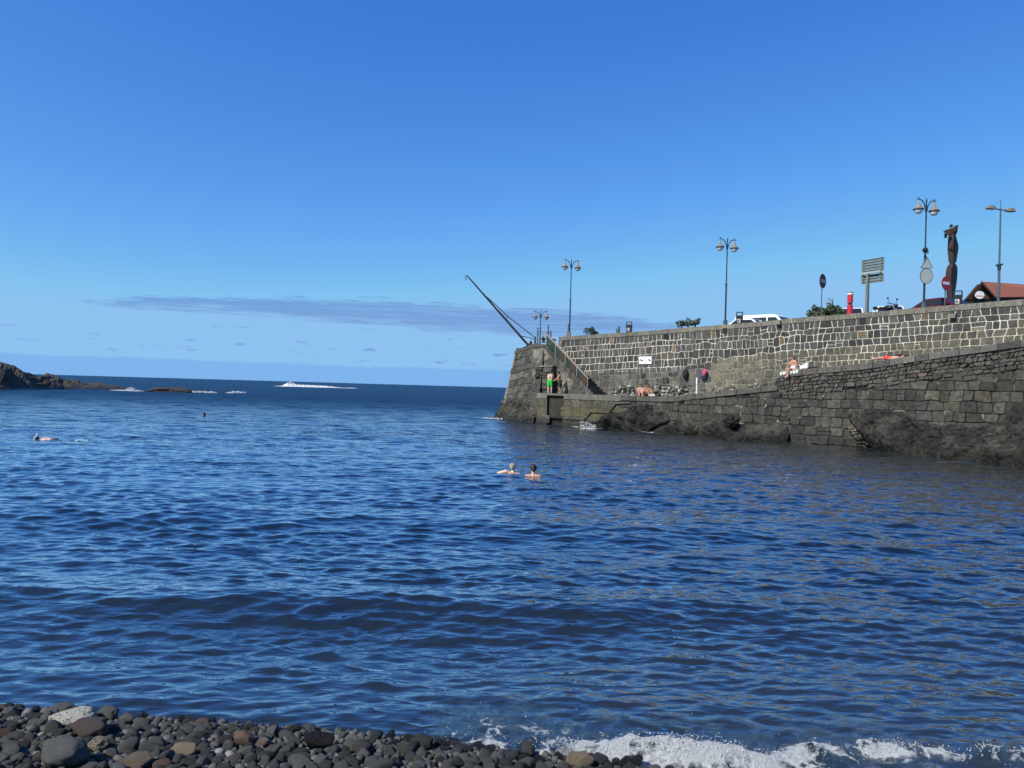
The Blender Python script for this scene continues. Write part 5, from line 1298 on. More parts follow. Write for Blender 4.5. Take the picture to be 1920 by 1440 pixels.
sc_ = V(1837, 553, 75.0); q = MB(); q.prism([(sc_.x + 0.46 * math.cos(i * math.pi / 14), sc_.y, sc_.z + 0.38 * math.sin(i * math.pi / 14)) for i in range(28)], (0, 0.08, 0)); s_ = q.build('oval_sign', M['white'], T)
q = MB(); rr = random.Random(8); x = -0.36
while x < 0.34:
    w_ = rr.uniform(0.04, 0.075); h_ = rr.uniform(0.07, 0.13); q.box((sc_.x + x + w_ / 2, sc_.y - 0.006, sc_.z - 0.10 + rr.uniform(-0.01, 0.01)), (w_, 0.012, h_)); x += w_ + 0.022
q.build('sign_lettering', M['red'], s_)
q = MB()
for x in (-0.12, 0.03, 0.14): q.box((sc_.x + x, sc_.y - 0.006, sc_.z + 0.17), (0.10, 0.012, 0.03))
q.build('sign_mark', M['blueprint'], s_)

# ------------------------------------------------------------------ vehicles
M['darkred'] = plain('dark_red_car_paint', (0.10, 0.006, 0.012), 0.25, var=0.05)
def vehicle(name, P, yaw, label, prof, W, belt, paint, side_win, fr_win, rr_win, wheels, cat='car', tumble=0.80, glass='glass'):
    T = thing(name, P, label, cat, None, yaw); zt = max(z for x, z in prof)
    hw = lambda z: W / 2 * (1 if z <= belt else 1 - (1 - tumble) * (z - belt) / (zt - belt))
    n = len(prof); vs_ = [(x, -hw(z), z) for x, z in prof] + [(x, hw(z), z) for x, z in prof]
    mb = MB(); mb.add(vs_, [tuple(range(n)), tuple(reversed(range(n, 2 * n)))] + [(i, n + i, n + (i + 1) % n, (i + 1) % n) for i in range(n)])
    mb.build('body', M[paint], T, bevel=0.05)
    for poly in side_win:
        for s in (-1, 1):
            q = MB(); q.prism([(x, s * (hw(z) + 0.006), z) for x, z in poly], (0, -s * 0.02, 0)); q.build('window', M[glass], T)
    for nm, ((x0, z0), (x1, z1)) in (('windscreen', fr_win), ('rear_window', rr_win)):
        nx, nz_ = (z1 - z0), -(x1 - x0); l_ = math.hypot(nx, nz_); sg = 1 if nm == 'windscreen' else -1
        ox, oz = abs(nx) / l_ * sg * 0.008, abs(nz_) / l_ * 0.008
        q = MB(); q.prism([(x0 + ox, -hw(z0) + 0.10, z0 + oz), (x0 + ox, hw(z0) - 0.10, z0 + oz), (x1 + ox, hw(z1) - 0.10, z1 + oz), (x1 + ox, -hw(z1) + 0.10, z1 + oz)], (-ox * 3, 0, -oz * 3)); q.build(nm, M[glass], T)
    for x in wheels:
        for s in (-1, 1):
            q = MB(); q.lathe([(0.19, -0.1), (0.31, -0.1), (0.33, -0.05), (0.33, 0.05), (0.31, 0.1), (0.19, 0.1)], n=18); rt = Matrix.Rotation(R(90), 3, 'X'); q.v = [rt @ v + Vector((x, s * (W / 2 - 0.08), 0.33)) for v in q.v]; w_ = q.build('wheel', M['tyre'], T)
            q = MB(); q.lathe([(0.04, -0.07), (0.19, -0.09), (0.19, 0.09), (0.04, 0.07)], n=14); q.v = [rt @ v + Vector((x, s * (W / 2 - 0.075), 0.33)) for v in q.v]; q.build('rim', M['chrome'], w_)
    xf, xr = max(x for x, z in prof), min(x for x, z in prof)
    for s in (-1, 1):
        q = MB(); q.box((xf - 0.06, s * W * 0.36, 0.68), (0.10, 0.30, 0.16)); q.build('headlight', M['globe'], T)
        q = MB(); q.box((xr + 0.03, s * W * 0.42, 0.85), (0.08, 0.14, 0.30)); q.build('tail_light', M['redsign'], T)
        q = MB(); q.box((fr_win[0][0] - 0.25, s * (W / 2 + 0.09), belt + 0.08), (0.12, 0.18, 0.13)); q.build('wing_mirror', M[paint], T, bevel=0.02)
    return T
VAN = [(-2.35, 0.35), (2.30, 0.35), (2.40, 0.60), (2.36, 0.95), (1.75, 1.12), (1.05, 1.80), (0.75, 1.90), (-2.2, 1.92), (-2.34, 1.75), (-2.38, 0.8)]
CAR = [(-2.0, 0.35), (1.98, 0.35), (2.05, 0.55), (2.0, 0.78), (0.95, 0.95), (0.25, 1.42), (0.0, 1.47), (-1.05, 1.46), (-1.75, 1.02), (-2.02, 0.95), (-2.06, 0.6)]
HATCH = [(-1.85, 0.35), (1.85, 0.35), (1.95, 0.55), (1.9, 0.80), (1.0, 0.98), (0.30, 1.46), (0.05, 1.53), (-1.35, 1.50), (-1.80, 0.98), (-1.9, 0.6)]
def stand(px, pyt, Hv):                  # where on the quay a vehicle of height Hv shows its roof at pyt
    D = 46.0
    for _ in range(60):
        P = at(px, 600, D); P.z = road_z(P); r_ = ray(px, pyt); zt = EYE.z + r_.z * D / r_.y
        D *= 1 + 0.5 * ((P.z + Hv - zt) / max(1, zt - EYE.z)); D = max(40, min(90, D))
    P = at(px, 600, D); P.z = road_z(P); return P
SWc = [[(-1.50, 1.02), (-0.55, 1.02), (-0.55, 1.38), (-1.05, 1.38)], [(-0.47, 1.02), (0.72, 1.02), (0.18, 1.36), (-0.47, 1.38)]]
SWv = [[(-2.05, 1.18), (-1.05, 1.18), (-1.05, 1.66), (-2.0, 1.66)], [(-0.97, 1.18), (0.25, 1.18), (0.25, 1.68), (-0.97, 1.68)], [(0.38, 1.18), (1.45, 1.18), (0.98, 1.66), (0.38, 1.68)]]
vehicle('van', stand(1441, 590.8, 1.92), TANG, "white passenger van parked along the quay with dark side windows", VAN, 1.85, 1.12, 'whitecar', SWv, ((1.72, 1.17), (1.10, 1.74)), ((-2.37, 1.15), (-2.33, 1.68)), (1.5, -1.45), 'van')
vehicle('parked_car', stand(1414, 598.3, 1.47), TANG, "low white car whose roof shows in front of the white van", CAR, 1.75, 0.98, 'whitecar', SWc, ((0.90, 0.99), (0.30, 1.39)), ((-1.71, 1.05), (-1.10, 1.43)), (1.3, -1.3))
vehicle('parked_car', stand(1594, 577.2, 1.53), R(-118), "white car facing the wall behind the red post and the trees", HATCH, 1.78, 1.0, 'whitecar', [[(-1.5, 1.05), (-0.5, 1.05), (-0.5, 1.42), (-1.3, 1.42)], [(-0.4, 1.05), (0.75, 1.05), (0.25, 1.40), (-0.4, 1.43)]], ((0.96, 1.02), (0.34, 1.43)), ((-1.77, 1.03), (-1.40, 1.46)), (1.25, -1.2))
vehicle('parked_car', stand(1668, 573.4, 1.53), R(-112), "white car with a dark windscreen behind the motorcycle", HATCH, 1.75, 1.0, 'whitecar', [[(-1.5, 1.05), (-0.5, 1.05), (-0.5, 1.42), (-1.3, 1.42)], [(-0.4, 1.05), (0.75, 1.05), (0.25, 1.40), (-0.4, 1.43)]], ((0.96, 1.02), (0.34, 1.43)), ((-1.77, 1.03), (-1.40, 1.46)), (1.25, -1.2))
vehicle('parked_car', stand(1778, 559.0, 1.47), R(-68), "dark red car with dark windows parked beneath the brown sculpture", CAR, 1.75, 0.98, 'darkred', SWc, ((0.90, 0.99), (0.30, 1.39)), ((-1.71, 1.05), (-1.10, 1.43)), (1.3, -1.3))
# motorcycle
P = behind(1660, 1.3); T = thing('motorcycle', P, "black motorcycle with round mirrors standing behind the parapet", 'motorcycle', None, R(-60)); 
zm = at(1656.8, 559.5, P.y).z - P.z; T.scale = (zm / 1.32,) * 3
for x in (-0.66, 0.70):
    q = MB(); rt = Matrix.Rotation(R(90), 3, 'X'); ring_ = [(x + 0.27 * math.cos(a * math.pi / 10), 0, 0.32 + 0.27 * math.sin(a * math.pi / 10)) for a in range(21)]; q.tube(ring_, 0.055, 8, False); w_ = q.build('wheel', M['tyre'], T, smooth=True)
    q = MB(); q.v = []; q.lathe([(0.21, -0.02), (0.23, -0.03), (0.23, 0.03), (0.21, 0.02)], n=16); q.lathe([(0.02, -0.06), (0.06, -0.05), (0.06, 0.05), (0.02, 0.06)], n=8); q.v = [rt @ v + Vector((x, 0, 0.32)) for v in q.v]
    for a in range(5): q.bar((x, 0, 0.32), (x + 0.22 * math.cos(a * 1.2566), 0, 0.32 + 0.22 * math.sin(a * 1.2566)), 0.025)
    q.build('rim', M['chrome'], w_)
q = MB(); q.box((0.02, 0, 0.48), (0.42, 0.28, 0.34)); q.bar((-0.66, 0.08, 0.32), (-0.1, 0.08, 0.5), 0.05); q.build('engine', M['lampmetal'], T, bevel=0.04)
q = MB(); q.ball((0.16, 0, 0.80), (0.30, 0.15, 0.15), 12, 8); q.build('fuel_tank', M['black'], T, smooth=True)
q = MB(); q.box((-0.38, 0, 0.80), (0.62, 0.22, 0.09)); q.box((-0.62, 0, 0.88), (0.20, 0.18, 0.09)); q.build('seat', M['black'], T, bevel=0.03)
q = MB(); q.bar((0.70, 0.09, 0.32), (0.48, 0.09, 0.95), 0.045); q.bar((0.70, -0.09, 0.32), (0.48, -0.09, 0.95), 0.045); q.build('fork', M['chrome'], T)
q = MB(); q.tube([(0.36, -0.42, 1.02), (0.44, -0.2, 1.0), (0.48, 0, 0.97), (0.44, 0.2, 1.0), (0.36, 0.42, 1.02)], 0.02, 6); q.build('handlebar', M['black'], T)
q = MB(); q.ball((0.60, 0, 0.88), (0.10, 0.10, 0.11), 10, 8); q.build('headlight', M['black'], T, smooth=True)
for s in (-1, 1):
    q = MB(); q.tube([(0.42, s * 0.28, 1.0), (0.40, s * 0.33, 1.18), (0.38, s * 0.38, 1.24)], 0.01, 5); q.ball((0.38, s * 0.40, 1.27), (0.025, 0.075, 0.06), 10, 6); q.build('mirror', M['black'], T)

# ------------------------------------------------------------------ shrubs and trees on the quay
def plant(name, px, inward, pyt, wpx, hcrown, label, cat, nleaf, lsize, mat, seed, trunk=True, clumps=7, gap=0.5):
    P = behind(px, inward); kx = P.y / F; H = at(px, pyt, P.y).z - P.z; W = wpx * kx / 2 * 1.3; rr = random.Random(seed)
    T = thing(name, P, label, cat)
    lf = MB(); cen = []
    for i in range(clumps):
        a = rr.uniform(0, 6.28); r_ = W * rr.uniform(0.35, 0.85); cen.append((Vector((r_ * math.cos(a), r_ * math.sin(a) * 0.8, H - hcrown * rr.uniform(0.15, 0.75))), rr.uniform(0.22, 0.42) * W))
    cen.append((Vector((0, 0, H - hcrown * 0.3)), W * 0.4))
    for i in range(nleaf):
        c_, r_ = rr.choice(cen); d = Vector((rr.gauss(0, 1), rr.gauss(0, 1), rr.gauss(0, 0.75))).normalized() * r_ * rr.random() ** 0.4
        n_ = (d + Vector((rr.gauss(0, 0.3), rr.gauss(0, 0.3), 0.25 + rr.gauss(0, 0.3))) * 0.6).normalized(); u = n_.orthogonal().normalized(); w = n_.cross(u); a = rr.uniform(0, 6.28)
        uu = u * math.cos(a) + w * math.sin(a); ww = n_.cross(uu); s_ = lsize * rr.uniform(0.6, 1.25); p_ = c_ + d
        lf.add([p_ - uu * s_, p_ - ww * s_ * 0.55 + n_ * s_ * 0.1, p_ + uu * s_, p_ + ww * s_ * 0.55 + n_ * s_ * 0.1], [(0, 1, 2, 3)])
    lf.build('crown', M[mat], T)
    tr = MB(); tr.tube([(0, 0, 0), (0.03, 0.02, max(0.1, H - hcrown * 0.7))], [0.07, 0.05], 7)
    for c_, r_ in cen[:6]: tr.tube([(0.03, 0.02, max(0.1, H - hcrown * 0.8)), tuple(c_ * 0.6 + Vector((0, 0, c_.z * 0.35))), tuple(c_)], [0.04, 0.03, 0.012], 5)
    tr.build('trunk', M['bark'], T); return T, P, H
plant('shrub', 1109.5, 2.2, 613.0, 25, 0.75, "low bushy succulent shrub on the quay beside the nearest lamp to the stairs", 'shrub', 700, 0.07, 'leaf', 1, clumps=9)
plant('shrub', 1290, 2.2, 598, 35, 0.65, "flat topped leafy shrub alone on the quay right of the middle bin", 'shrub', 420, 0.11, 'leafgrey', 2, clumps=8)
plant('tree', 1532, 3.0, 574, 28, 1.1, "greyish loose crowned small tree behind the edge on sign post", 'tree', 900, 0.12, 'leafgrey', 3, clumps=11)
plant('tree', 1557, 3.5, 569, 32, 1.1, "dense dark green small tree left of the white car and red post", 'tree', 1700, 0.12, 'leaf', 4, clumps=14)
P = behind(1161, 1.6); H = at(1161.5, 612, P.y).z - P.z; T = thing('cactus', P, "small branching cactus on the quay between the shrub and the bin", 'cactus')
q = MB(); q.tube([(0, 0, 0), (0, 0, H)], [0.09, 0.07], 8); q.tube([(0, 0, H * 0.6), (-0.16, 0, H * 0.66), (-0.18, 0, H * 0.86)], [0.05, 0.05, 0.04], 8); q.tube([(0, 0, H * 0.5), (0.2, 0, H * 0.55), (0.26, 0, H * 0.62)], [0.05, 0.05, 0.03], 8); q.build('stem', M['leaf'], T)

# ------------------------------------------------------------------ things on the walls and the ledge
c4 = [UW.hit(x, y) for x, y in ((1199, 683.5), (1222.5, 682.0), (1223, 668.0), (1199.5, 668.5))]
c0 = sum(c4, Vector()) / 4; T = thing('notice_board', c0 + UW.n * 0.06, "white notice board with three pictograms fixed to the upper wall", 'sign', None, TANG)
wS = (c4[1] - c4[0]).length; hS = (c4[2] - c4[1]).length
q = MB(); q.box((0, 0, 0), (wS, 0.03, hS)); q.build('board', M['white'], T)
def icon(parts, mat):
    q = MB()
    for kind, a in parts:
        if kind == 'ball': q.prism([(a[0] + a[2] * math.cos(i * math.pi / 6), -0.019, a[1] + a[3] * math.sin(i * math.pi / 6)) for i in range(12)], (0, 0.006, 0))
        if kind == 'bar': q.bar((a[0], -0.0195, a[1]), (a[2], -0.0195, a[3]), 0.006 if False else a[4], 0.006)
        if kind == 'ring':
            for i in range(20): 
                t0_, t1_ = i * math.pi / 10, (i + 1) * math.pi / 10; q.bar((a[0] + a[2] * math.cos(t0_), -0.0195, a[1] + a[2] * math.sin(t0_)), (a[0] + a[2] * math.cos(t1_), -0.0195, a[1] + a[2] * math.sin(t1_)), 0.006, 0.018)
    return q.build('pictogram', mat, T)
w3 = wS / 3
icon([('ball', (-w3 - 0.03, 0.03, 0.07, 0.045)), ('ball', (-w3 + 0.09, -0.02, 0.09, 0.05)), ('ball', (-w3 - 0.10, -0.07, 0.06, 0.03))], M['darkprint'])
icon([('ring', (0.0, 0.03, 0.13)), ('bar', (-0.09, 0.12, 0.09, -0.06, 0.02)), ('bar', (-0.04, -0.16, 0.05, -0.16, 0.03))], M['red'])
icon([('ball', (w3 - 0.02, 0.02, 0.08, 0.06)), ('ball', (w3 + 0.07, -0.03, 0.06, 0.04)), ('bar', (w3 - 0.08, -0.10, w3 + 0.10, -0.12, 0.03))], M['dimred'])
def backpack(px0, px1, py0, py1, label, m1, m2=None):
    a = UW.hit((px0 + px1) / 2, py0); b = UW.hit((px0 + px1) / 2, py1); W = (px1 - px0) * a.y / F / 0.75; H = a.z - b.z
    c = (a + b) / 2 + UW.n * 0.17; T = thing('backpack', c, label, 'backpack', None, TANG)
    q = MB(); q.ball((0, 0, H * 0.05), (W * 0.50, 0.15, H * 0.40), 14, 10); q.ball((0, -0.02, -H * 0.22), (W * 0.42, 0.15, H * 0.26), 14, 10); q.ball((0, 0.02, H * 0.3), (W * 0.38, 0.11, H * 0.18), 12, 8)
    fused('bag', q, m1, T, 0.025, 3)
    q = MB(); q.ball((0, -0.13, -H * 0.14), (W * 0.34, 0.09, H * 0.18), 12, 8); q.build('front_pocket', m1, T, smooth=True)
    q = MB(); q.tube([(-0.08, 0.06, H * 0.38), (0, 0.10, H * 0.52), (0.08, 0.06, H * 0.38)], 0.018, 6); q.build('strap', M['black'], T)
    if m2:
        q = MB(); q.ball((W * 0.30, -0.10, H * 0.20), (W * 0.30, 0.12, H * 0.26), 12, 8); q.ball((W * 0.22, -0.1, H * 0.0), (W * 0.2, 0.1, H * 0.2), 10, 8); fused('draped_shirt', q, m2, T, 0.02, 2)
backpack(1284, 1292, 692, 712, "black backpack hanging on the upper wall", M['blackcloth'])
backpack(1316, 1327, 691, 712, "slate blue backpack with a pink shirt hanging on the upper wall", M['bluecloth'], M['pinkcloth'])
WP = LW.off(1.3); a = WP.hit(1306, 739); b = WP.hit(1306, 708)
T = thing('white_post', a, "slim white post standing on the landing below the backpacks", 'post')
q = MB(); q.lathe([(0.055, -0.1), (0.055, b.z - a.z - 0.03), (0.04, b.z - a.z)], n=10); q.build('post_shaft', M['white'], T)
q = MB(); q.lathe([(0.058, 0.62), (0.058, 0.68)], n=10); q.lathe([(0.058, 0.48), (0.058, 0.5)], n=10); q.build('band', M['dimwhite'], T)
LD = LW.off(0.30)
def drape(name, pts, label, mat, cat, th=0.03):       # cloth lying over the kerb and hanging down its face
    pass
tw0, tw1 = LW.s_of(LW.hit(1464, 700)), LW.s_of(LW.hit(1498, 694))
q = MB(); rows = []; nT = 18
for i in range(nT + 1):
    s = tw0 + (tw1 - tw0) * i / nT; z = ltop(max(s, LSX + 0.05)); wv_ = 0.02 * math.sin(i * 1.9)
    rows.append([LW.pt(s, z + 0.02 + 0.015 * math.sin(i * 1.1), -0.62), LW.pt(s, z + 0.025 + 0.01 * math.sin(i * 2.3), -0.3), LW.pt(s, z + 0.03, 0.05), LW.pt(s, z - 0.03, 0.12 + wv_), LW.pt(s, z - 0.20 - 0.03 * math.sin(i * 0.9), 0.12 + wv_ * 1.5)])
q.grid(rows); o = q.build('towel', M['whitecloth'], None, smooth=True, origin='base'); tag(o, "white towel draped over the ledge under the seated woman", 'towel')
md_ = o.modifiers.new('thick', 'SOLIDIFY'); md_.thickness = 0.015
def ledge(px, inward, dz=0.0):
    pl = LW.off(inward); P = pl.hit(px, 690); s = pl.s_of(P); P.z = ltop(s) + dz; return P
P = ledge(1508, 0.55); T = thing('beach_bag', P, "white beach bag with a handle on the ledge right of the seated woman", 'bag', None, TANG)
q = MB(); q.ball((0, 0, 0.16), (0.28, 0.16, 0.17), 12, 8); q.ball((0.12, 0, 0.30), (0.13, 0.12, 0.13), 12, 8); q.ball((-0.1, -0.05, 0.14), (0.16, 0.14, 0.13), 12, 8); fused('bag', q, M['whitecloth'], T, 0.03, 2)
q = MB(); q.tube([(-0.2, 0, 0.2), (-0.32, 0, 0.33), (-0.46, 0, 0.27), (-0.52, 0, 0.05)], 0.025, 6); q.build('handle', M['whitecloth'], T, smooth=True)
P = ledge(1523, 0.5); T = thing('sandals', P, "black bag lying flat on the ledge beyond the white beach bag", 'bag', None, TANG); T.name = 'flat_bag'
q = MB(); q.ball((0, 0, 0.07), (0.32, 0.15, 0.08), 12, 8); q.ball((0.22, 0, 0.10), (0.16, 0.12, 0.08), 12, 8); fused('bag', q, M['blackcloth'], T, 0.025, 2)
q = MB(); q.ball((-0.45, -0.05, 0.035), (0.20, 0.15, 0.035), 12, 8); q.build('folded_cloth', M['skin'], T, smooth=True)
# --- loose whitish rubble at the foot of the upper wall
rb = MB(); rb.col = (0, 0, 0); rr = random.Random(77)
for i in range(170):
    px = rr.choice((rr.uniform(1226, 1295), rr.uniform(1226, 1295), rr.uniform(1320, 1440), rr.uniform(1150, 1226))); P = UW.hit(px, 730); s = UW.s_of(P); zg = ltop(LW.s_of(P)); hmax = 0.75 if px < 1300 else 0.35
    rb.col = vary((0.34, 0.32, 0.27), rr, 0.45) if rr.random() < 0.6 else vary((0.09, 0.085, 0.075), rr, 0.4)
    rb.ball(UW.pt(s, zg + rr.uniform(0, 1) ** 1.6 * hmax, rr.uniform(0.0, 0.25)), (rr.uniform(0.06, 0.2), rr.uniform(0.06, 0.15), rr.uniform(0.05, 0.14)), 7, 5)
tag(rb.build('rubble', M['stone'], None, origin='base'), "whitish loose rubble along the foot of the upper wall", 'rubble', kind='stuff')
# ------------------------------------------------------------------ people
def limb(mb, pts, rad):
    pts = [Vector(p) for p in pts]
    for p, r in zip(pts, rad): mb.ball(p, r, 10, 8)
    for a, b, ra, rb_ in zip(pts, pts[1:], rad, rad[1:]): mb.tube([a, b], [ra, rb_], 10)
def hand(mb, w, h, side):              # palm, four unequal curled fingers and a thumb off the side of the palm
    w, h = Vector(w), Vector(h); d = (h - w).normalized(); sd = d.cross(Vector((0, 0, 1)))
    sd = sd.normalized() if sd.length > 0.1 else Vector((1, 0, 0)); dn = d.cross(sd)
    pc = h + d * 0.045; limb(mb, [h, pc], [0.030, 0.034]); mb.ball(pc + sd * 0.014, 0.028, 8, 6); mb.ball(pc - sd * 0.014, 0.028, 8, 6)
    for i, (o_, L) in enumerate(((-0.030, 0.068), (-0.010, 0.080), (0.011, 0.075), (0.031, 0.058))):
        a = pc + sd * o_ + d * 0.025; m_ = a + d * L * 0.5 + dn * 0.008 * side; e = m_ + d * L * 0.42 + dn * 0.022 * side; limb(mb, [a, m_, e], [0.0105, 0.010, 0.009])
    a = h + d * 0.02 - sd * 0.028 * side; limb(mb, [a, a + d * 0.028 - sd * 0.026 * side, a + d * 0.058 - sd * 0.034 * side], [0.014, 0.0125, 0.010])
def person(P, rz, J, face, label, skin, hair, hairlen=0.0, shorts=None, top=None, group=None, scale=1.0, female=False, legs=True, name='person', eyes=False):
    T = thing(name, P, label, 'person', group, rz); T.scale = (scale,) * 3
    J = {k_: Vector(v) for k_, v in J.items()}; f = Vector(face).normalized(); g = 0.9 if female else 1.0
    lat = (J['shR'] - J['shL']).normalized(); mb = MB()
    hl = (J['hipR'] - J['hipL']).normalized(); w1 = J['pelvis'].lerp(J['chest'], 0.45)
    for s in (-1, 1):
        limb(mb, [J['pelvis'] + hl * s * 0.075, w1 + lat * s * 0.062, J['chest'] + lat * s * 0.085, J['chest'].lerp(J['neck'], 0.55) + lat * s * 0.09], [0.118 * g if not female else 0.115, 0.098 * g, 0.112 * g, 0.075 * g])
    limb(mb, [J['chest'].lerp(J['neck'], 0.35), J['neck'], J['head'] + (J['neck'] - J['head']) * 0.35], [0.085 * g, 0.058 * g, 0.056 * g])
    for s, a in (('L', -1), ('R', 1)):
        limb(mb, [J['neck'].lerp(J['chest'], 0.3) + lat * a * 0.05, J['sh' + s], J['el' + s], J['ha' + s]], [0.06 * g, 0.060 * g, 0.043 * g, 0.030 * g]); hand(mb, J['el' + s], J['ha' + s], a)
        if legs:
            m_ = J['kn' + s].lerp(J['an' + s], 0.35)
            limb(mb, [J['hip' + s], J['hip' + s].lerp(J['kn' + s], 0.45), J['kn' + s], m_, J['an' + s]], [0.098, 0.083 * g, 0.058 * g, 0.056 * g, 0.038])
            limb(mb, [J['an' + s] + Vector((0, 0, -0.02)), J['an' + s].lerp(J['toe' + s], 0.5), J['toe' + s]], [0.042, 0.038, 0.026])
    h = J['head']; up_ = (h - J['neck']).normalized(); ear = f.cross(up_).normalized()
    mb.ball(h, (0.083, 0.09, 0.108), 14, 10); mb.ball(h - f * 0.02 + up_ * 0.02, 0.09, 12, 8); mb.ball(h + f * 0.032 - up_ * 0.062, 0.052, 10, 8)
    mb.ball(h + f * 0.094 - up_ * 0.012, (0.016, 0.016, 0.022), 8, 6); mb.ball(h + f * 0.080 - up_ * 0.052, (0.022, 0.022, 0.010), 8, 6); mb.ball(h + f * 0.078 + up_ * 0.03, 0.026, 8, 6)
    for s in (-1, 1): mb.ball(h + ear * s * 0.086 - f * 0.005 - up_ * 0.01, (0.018, 0.02, 0.032), 8, 6)
    fused('body', mb, skin, T, 0.012, 3)
    q = MB(); q.ball(h - f * 0.022 + up_ * 0.030, 0.104, 14, 10); q.ball(h + f * 0.035 + up_ * 0.072, 0.062, 10, 8); q.ball(h - f * 0.065 - up_ * 0.03, 0.062, 10, 8)
    if hairlen: limb(q, [h - f * 0.06, h - f * 0.085 - up_ * 0.12, h - f * 0.075 - up_ * (0.12 + hairlen)], [0.085, 0.085, 0.05])
    fused('hair', q, hair, T, 0.014, 2)
    if eyes:
        for s in (-1, 1): e_ = MB(); e_.ball(h + f * 0.088 + ear * s * 0.032 + up_ * 0.008, 0.012, 8, 6); e_.build('eye', M['darkprint'], T)
    if shorts:
        mt, ln = shorts; q = MB()
        for s in (-1, 1): limb(q, [J['pelvis'] + hl * s * 0.075 + (J['chest'] - J['pelvis']).normalized() * 0.07, J['pelvis'] + hl * s * 0.075], [0.118, 0.133])
        for s in 'LR': limb(q, [J['hip' + s], J['hip' + s].lerp(J['kn' + s], ln)], [0.118, 0.112])
        fused('shorts', q, mt, T, 0.016, 2)
    if top:
        q = MB(); c_ = J['chest'] + (J['neck'] - J['chest']) * 0.05
        limb(q, [c_ - lat * 0.09 , c_ + lat * 0.09], [0.124 * g, 0.124 * g]); bb = [v for v in q.v]; zc = c_.z
        q.v = [Vector((v.x, v.y, zc + (v.z - zc) * 0.55)) for v in q.v]; fused('bikini_top', q, top, T, 0.014, 2)
    return T
stand1 = dict(pelvis=(0, 0, .93), chest=(.03, 0, 1.27), neck=(.05, 0, 1.48), head=(.07, .02, 1.63), shL=(-.15, .0, 1.41), shR=(.22, .04, 1.41), elL=(-.18, .06, 1.14), haL=(.03, .20, 1.05), elR=(.30, .16, 1.18), haR=(.34, .32, 1.08),
    hipL=(-.09, 0, .88), hipR=(.09, 0, .88), knL=(-.11, .03, .49), knR=(.13, .05, .49), anL=(-.12, -.02, .08), anR=(.14, .06, .08), toeL=(-.13, .14, .03), toeR=(.18, .22, .03))
stand2 = dict(pelvis=(0, 0, .91), chest=(-.09, 0, 1.23), neck=(-.14, 0, 1.43), head=(-.19, .0, 1.57), shL=(-.12, -.18, 1.36), shR=(-.10, .18, 1.37), elL=(-.25, -.22, 1.10), haL=(-.44, -.14, .99), elR=(-.27, .2, 1.12), haR=(-.47, .14, 1.02),
    hipL=(0, -.09, .87), hipR=(0, .09, .87), knL=(-.06, -.10, .48), knR=(.04, .12, .48), anL=(0.0, -.11, .08), anR=(.08, .13, .08), toeL=(-.17, -.12, .03), toeR=(-.09, .15, .03))
sit = dict(pelvis=(0, 0, .12), chest=(0, .10, .44), neck=(0, .11, .63), head=(0, .07, .78), shL=(-.18, .10, .56), shR=(.18, .10, .56), elL=(-.25, -.04, .34), haL=(-.17, -.25, .38), elR=(.25, -.04, .34), haR=(.17, -.25, .38),
    hipL=(-.09, 0, .12), hipR=(.09, 0, .12), knL=(-.14, -.36, .42), knR=(.14, -.36, .42), anL=(-.10, -.52, .08), anR=(.10, -.52, .08), toeL=(-.11, -.68, .03), toeR=(.11, -.68, .03))
dangle = dict(pelvis=(0, 0, .13), chest=(-.02, .03, .45), neck=(-.03, .0, .64), head=(-.05, -.05, .79), shL=(-.18, .02, .57), shR=(.15, .02, .57), elL=(-.22, -.12, .35), haL=(-.12, -.34, .26), elR=(.22, .06, .34), haR=(.24, -.12, .12),
    hipL=(-.08, 0, .11), hipR=(.08, 0, .11), knL=(-.09, -.44, .10), knR=(.07, -.44, .09), anL=(-.10, -.38, -.34), anR=(.07, -.46, -.34), toeL=(-.11, -.52, -.42), toeR=(.07, -.60, -.42))
lie = dict(pelvis=(0, 0, .12), chest=(.36, 0, .13), neck=(.58, 0, .14), head=(.74, .0, .17), shL=(.50, .18, .12), shR=(.50, -.18, .12), elL=(.30, .30, .08), haL=(.05, .28, .07), elR=(.32, -.30, .08), haR=(.08, -.27, .07),
    hipL=(-.03, .09, .11), hipR=(-.03, -.09, .11), knL=(-.45, .11, .14), knR=(-.45, -.10, .13), anL=(-.86, .10, .07), anR=(-.86, -.10, .07), toeL=(-.93, .13, .20), toeR=(-.93, -.14, .20))
swim = dict(pelvis=(0, -.35, -.62), chest=(0, -.06, -.30), neck=(0, .0, -.08), head=(0, .04, .08), shL=(-.19, -.02, -.15), shR=(.19, -.02, -.15), elL=(-.36, .12, -.30), haL=(-.22, .34, -.32), elR=(.36, .12, -.30), haR=(.22, .34, -.32),
    hipL=(-.09, -.38, -.66), hipR=(.09, -.38, -.66), knL=(-.12, -.55, -1.0), knR=(.12, -.55, -1.0), anL=(-.12, -.85, -1.25), anR=(.12, -.85, -1.25), toeL=(-.12, -.92, -1.38), toeR=(.12, -.92, -1.38))
def landing_pt(px, inward):
    pl = LW.off(inward); P = pl.hit(px, 737); P.z = ltop(max(LS0, pl.s_of(P))) - 0.012; return P
P = landing_pt(1030.5, 0.75); person(P, 0, stand1, (.45, .85, -.25), "man in bright green shorts standing with his back turned on the landing", M['skinpale'], M['hairdark'], shorts=(M['green'], 0.62), scale=1.0)
P = landing_pt(1050.5, 0.80); person(P, 0, stand2, (-1, .1, -.3), "bare chested man in black shorts facing left beside the man in green", M['skintan'], M['hairdark'], shorts=(M['blackcloth'], 0.75), scale=1.0)
P = landing_pt(1200.5, 0.75); person(P, R(-6), sit, (.1, -1, -.05), "sunbather with brown hair sitting knees up, leftmost of the seated pair", M['skin'], M['hairbrown'], 0.10, shorts=(M['redcloth'], 0.15), female=True, scale=0.98, eyes=True)
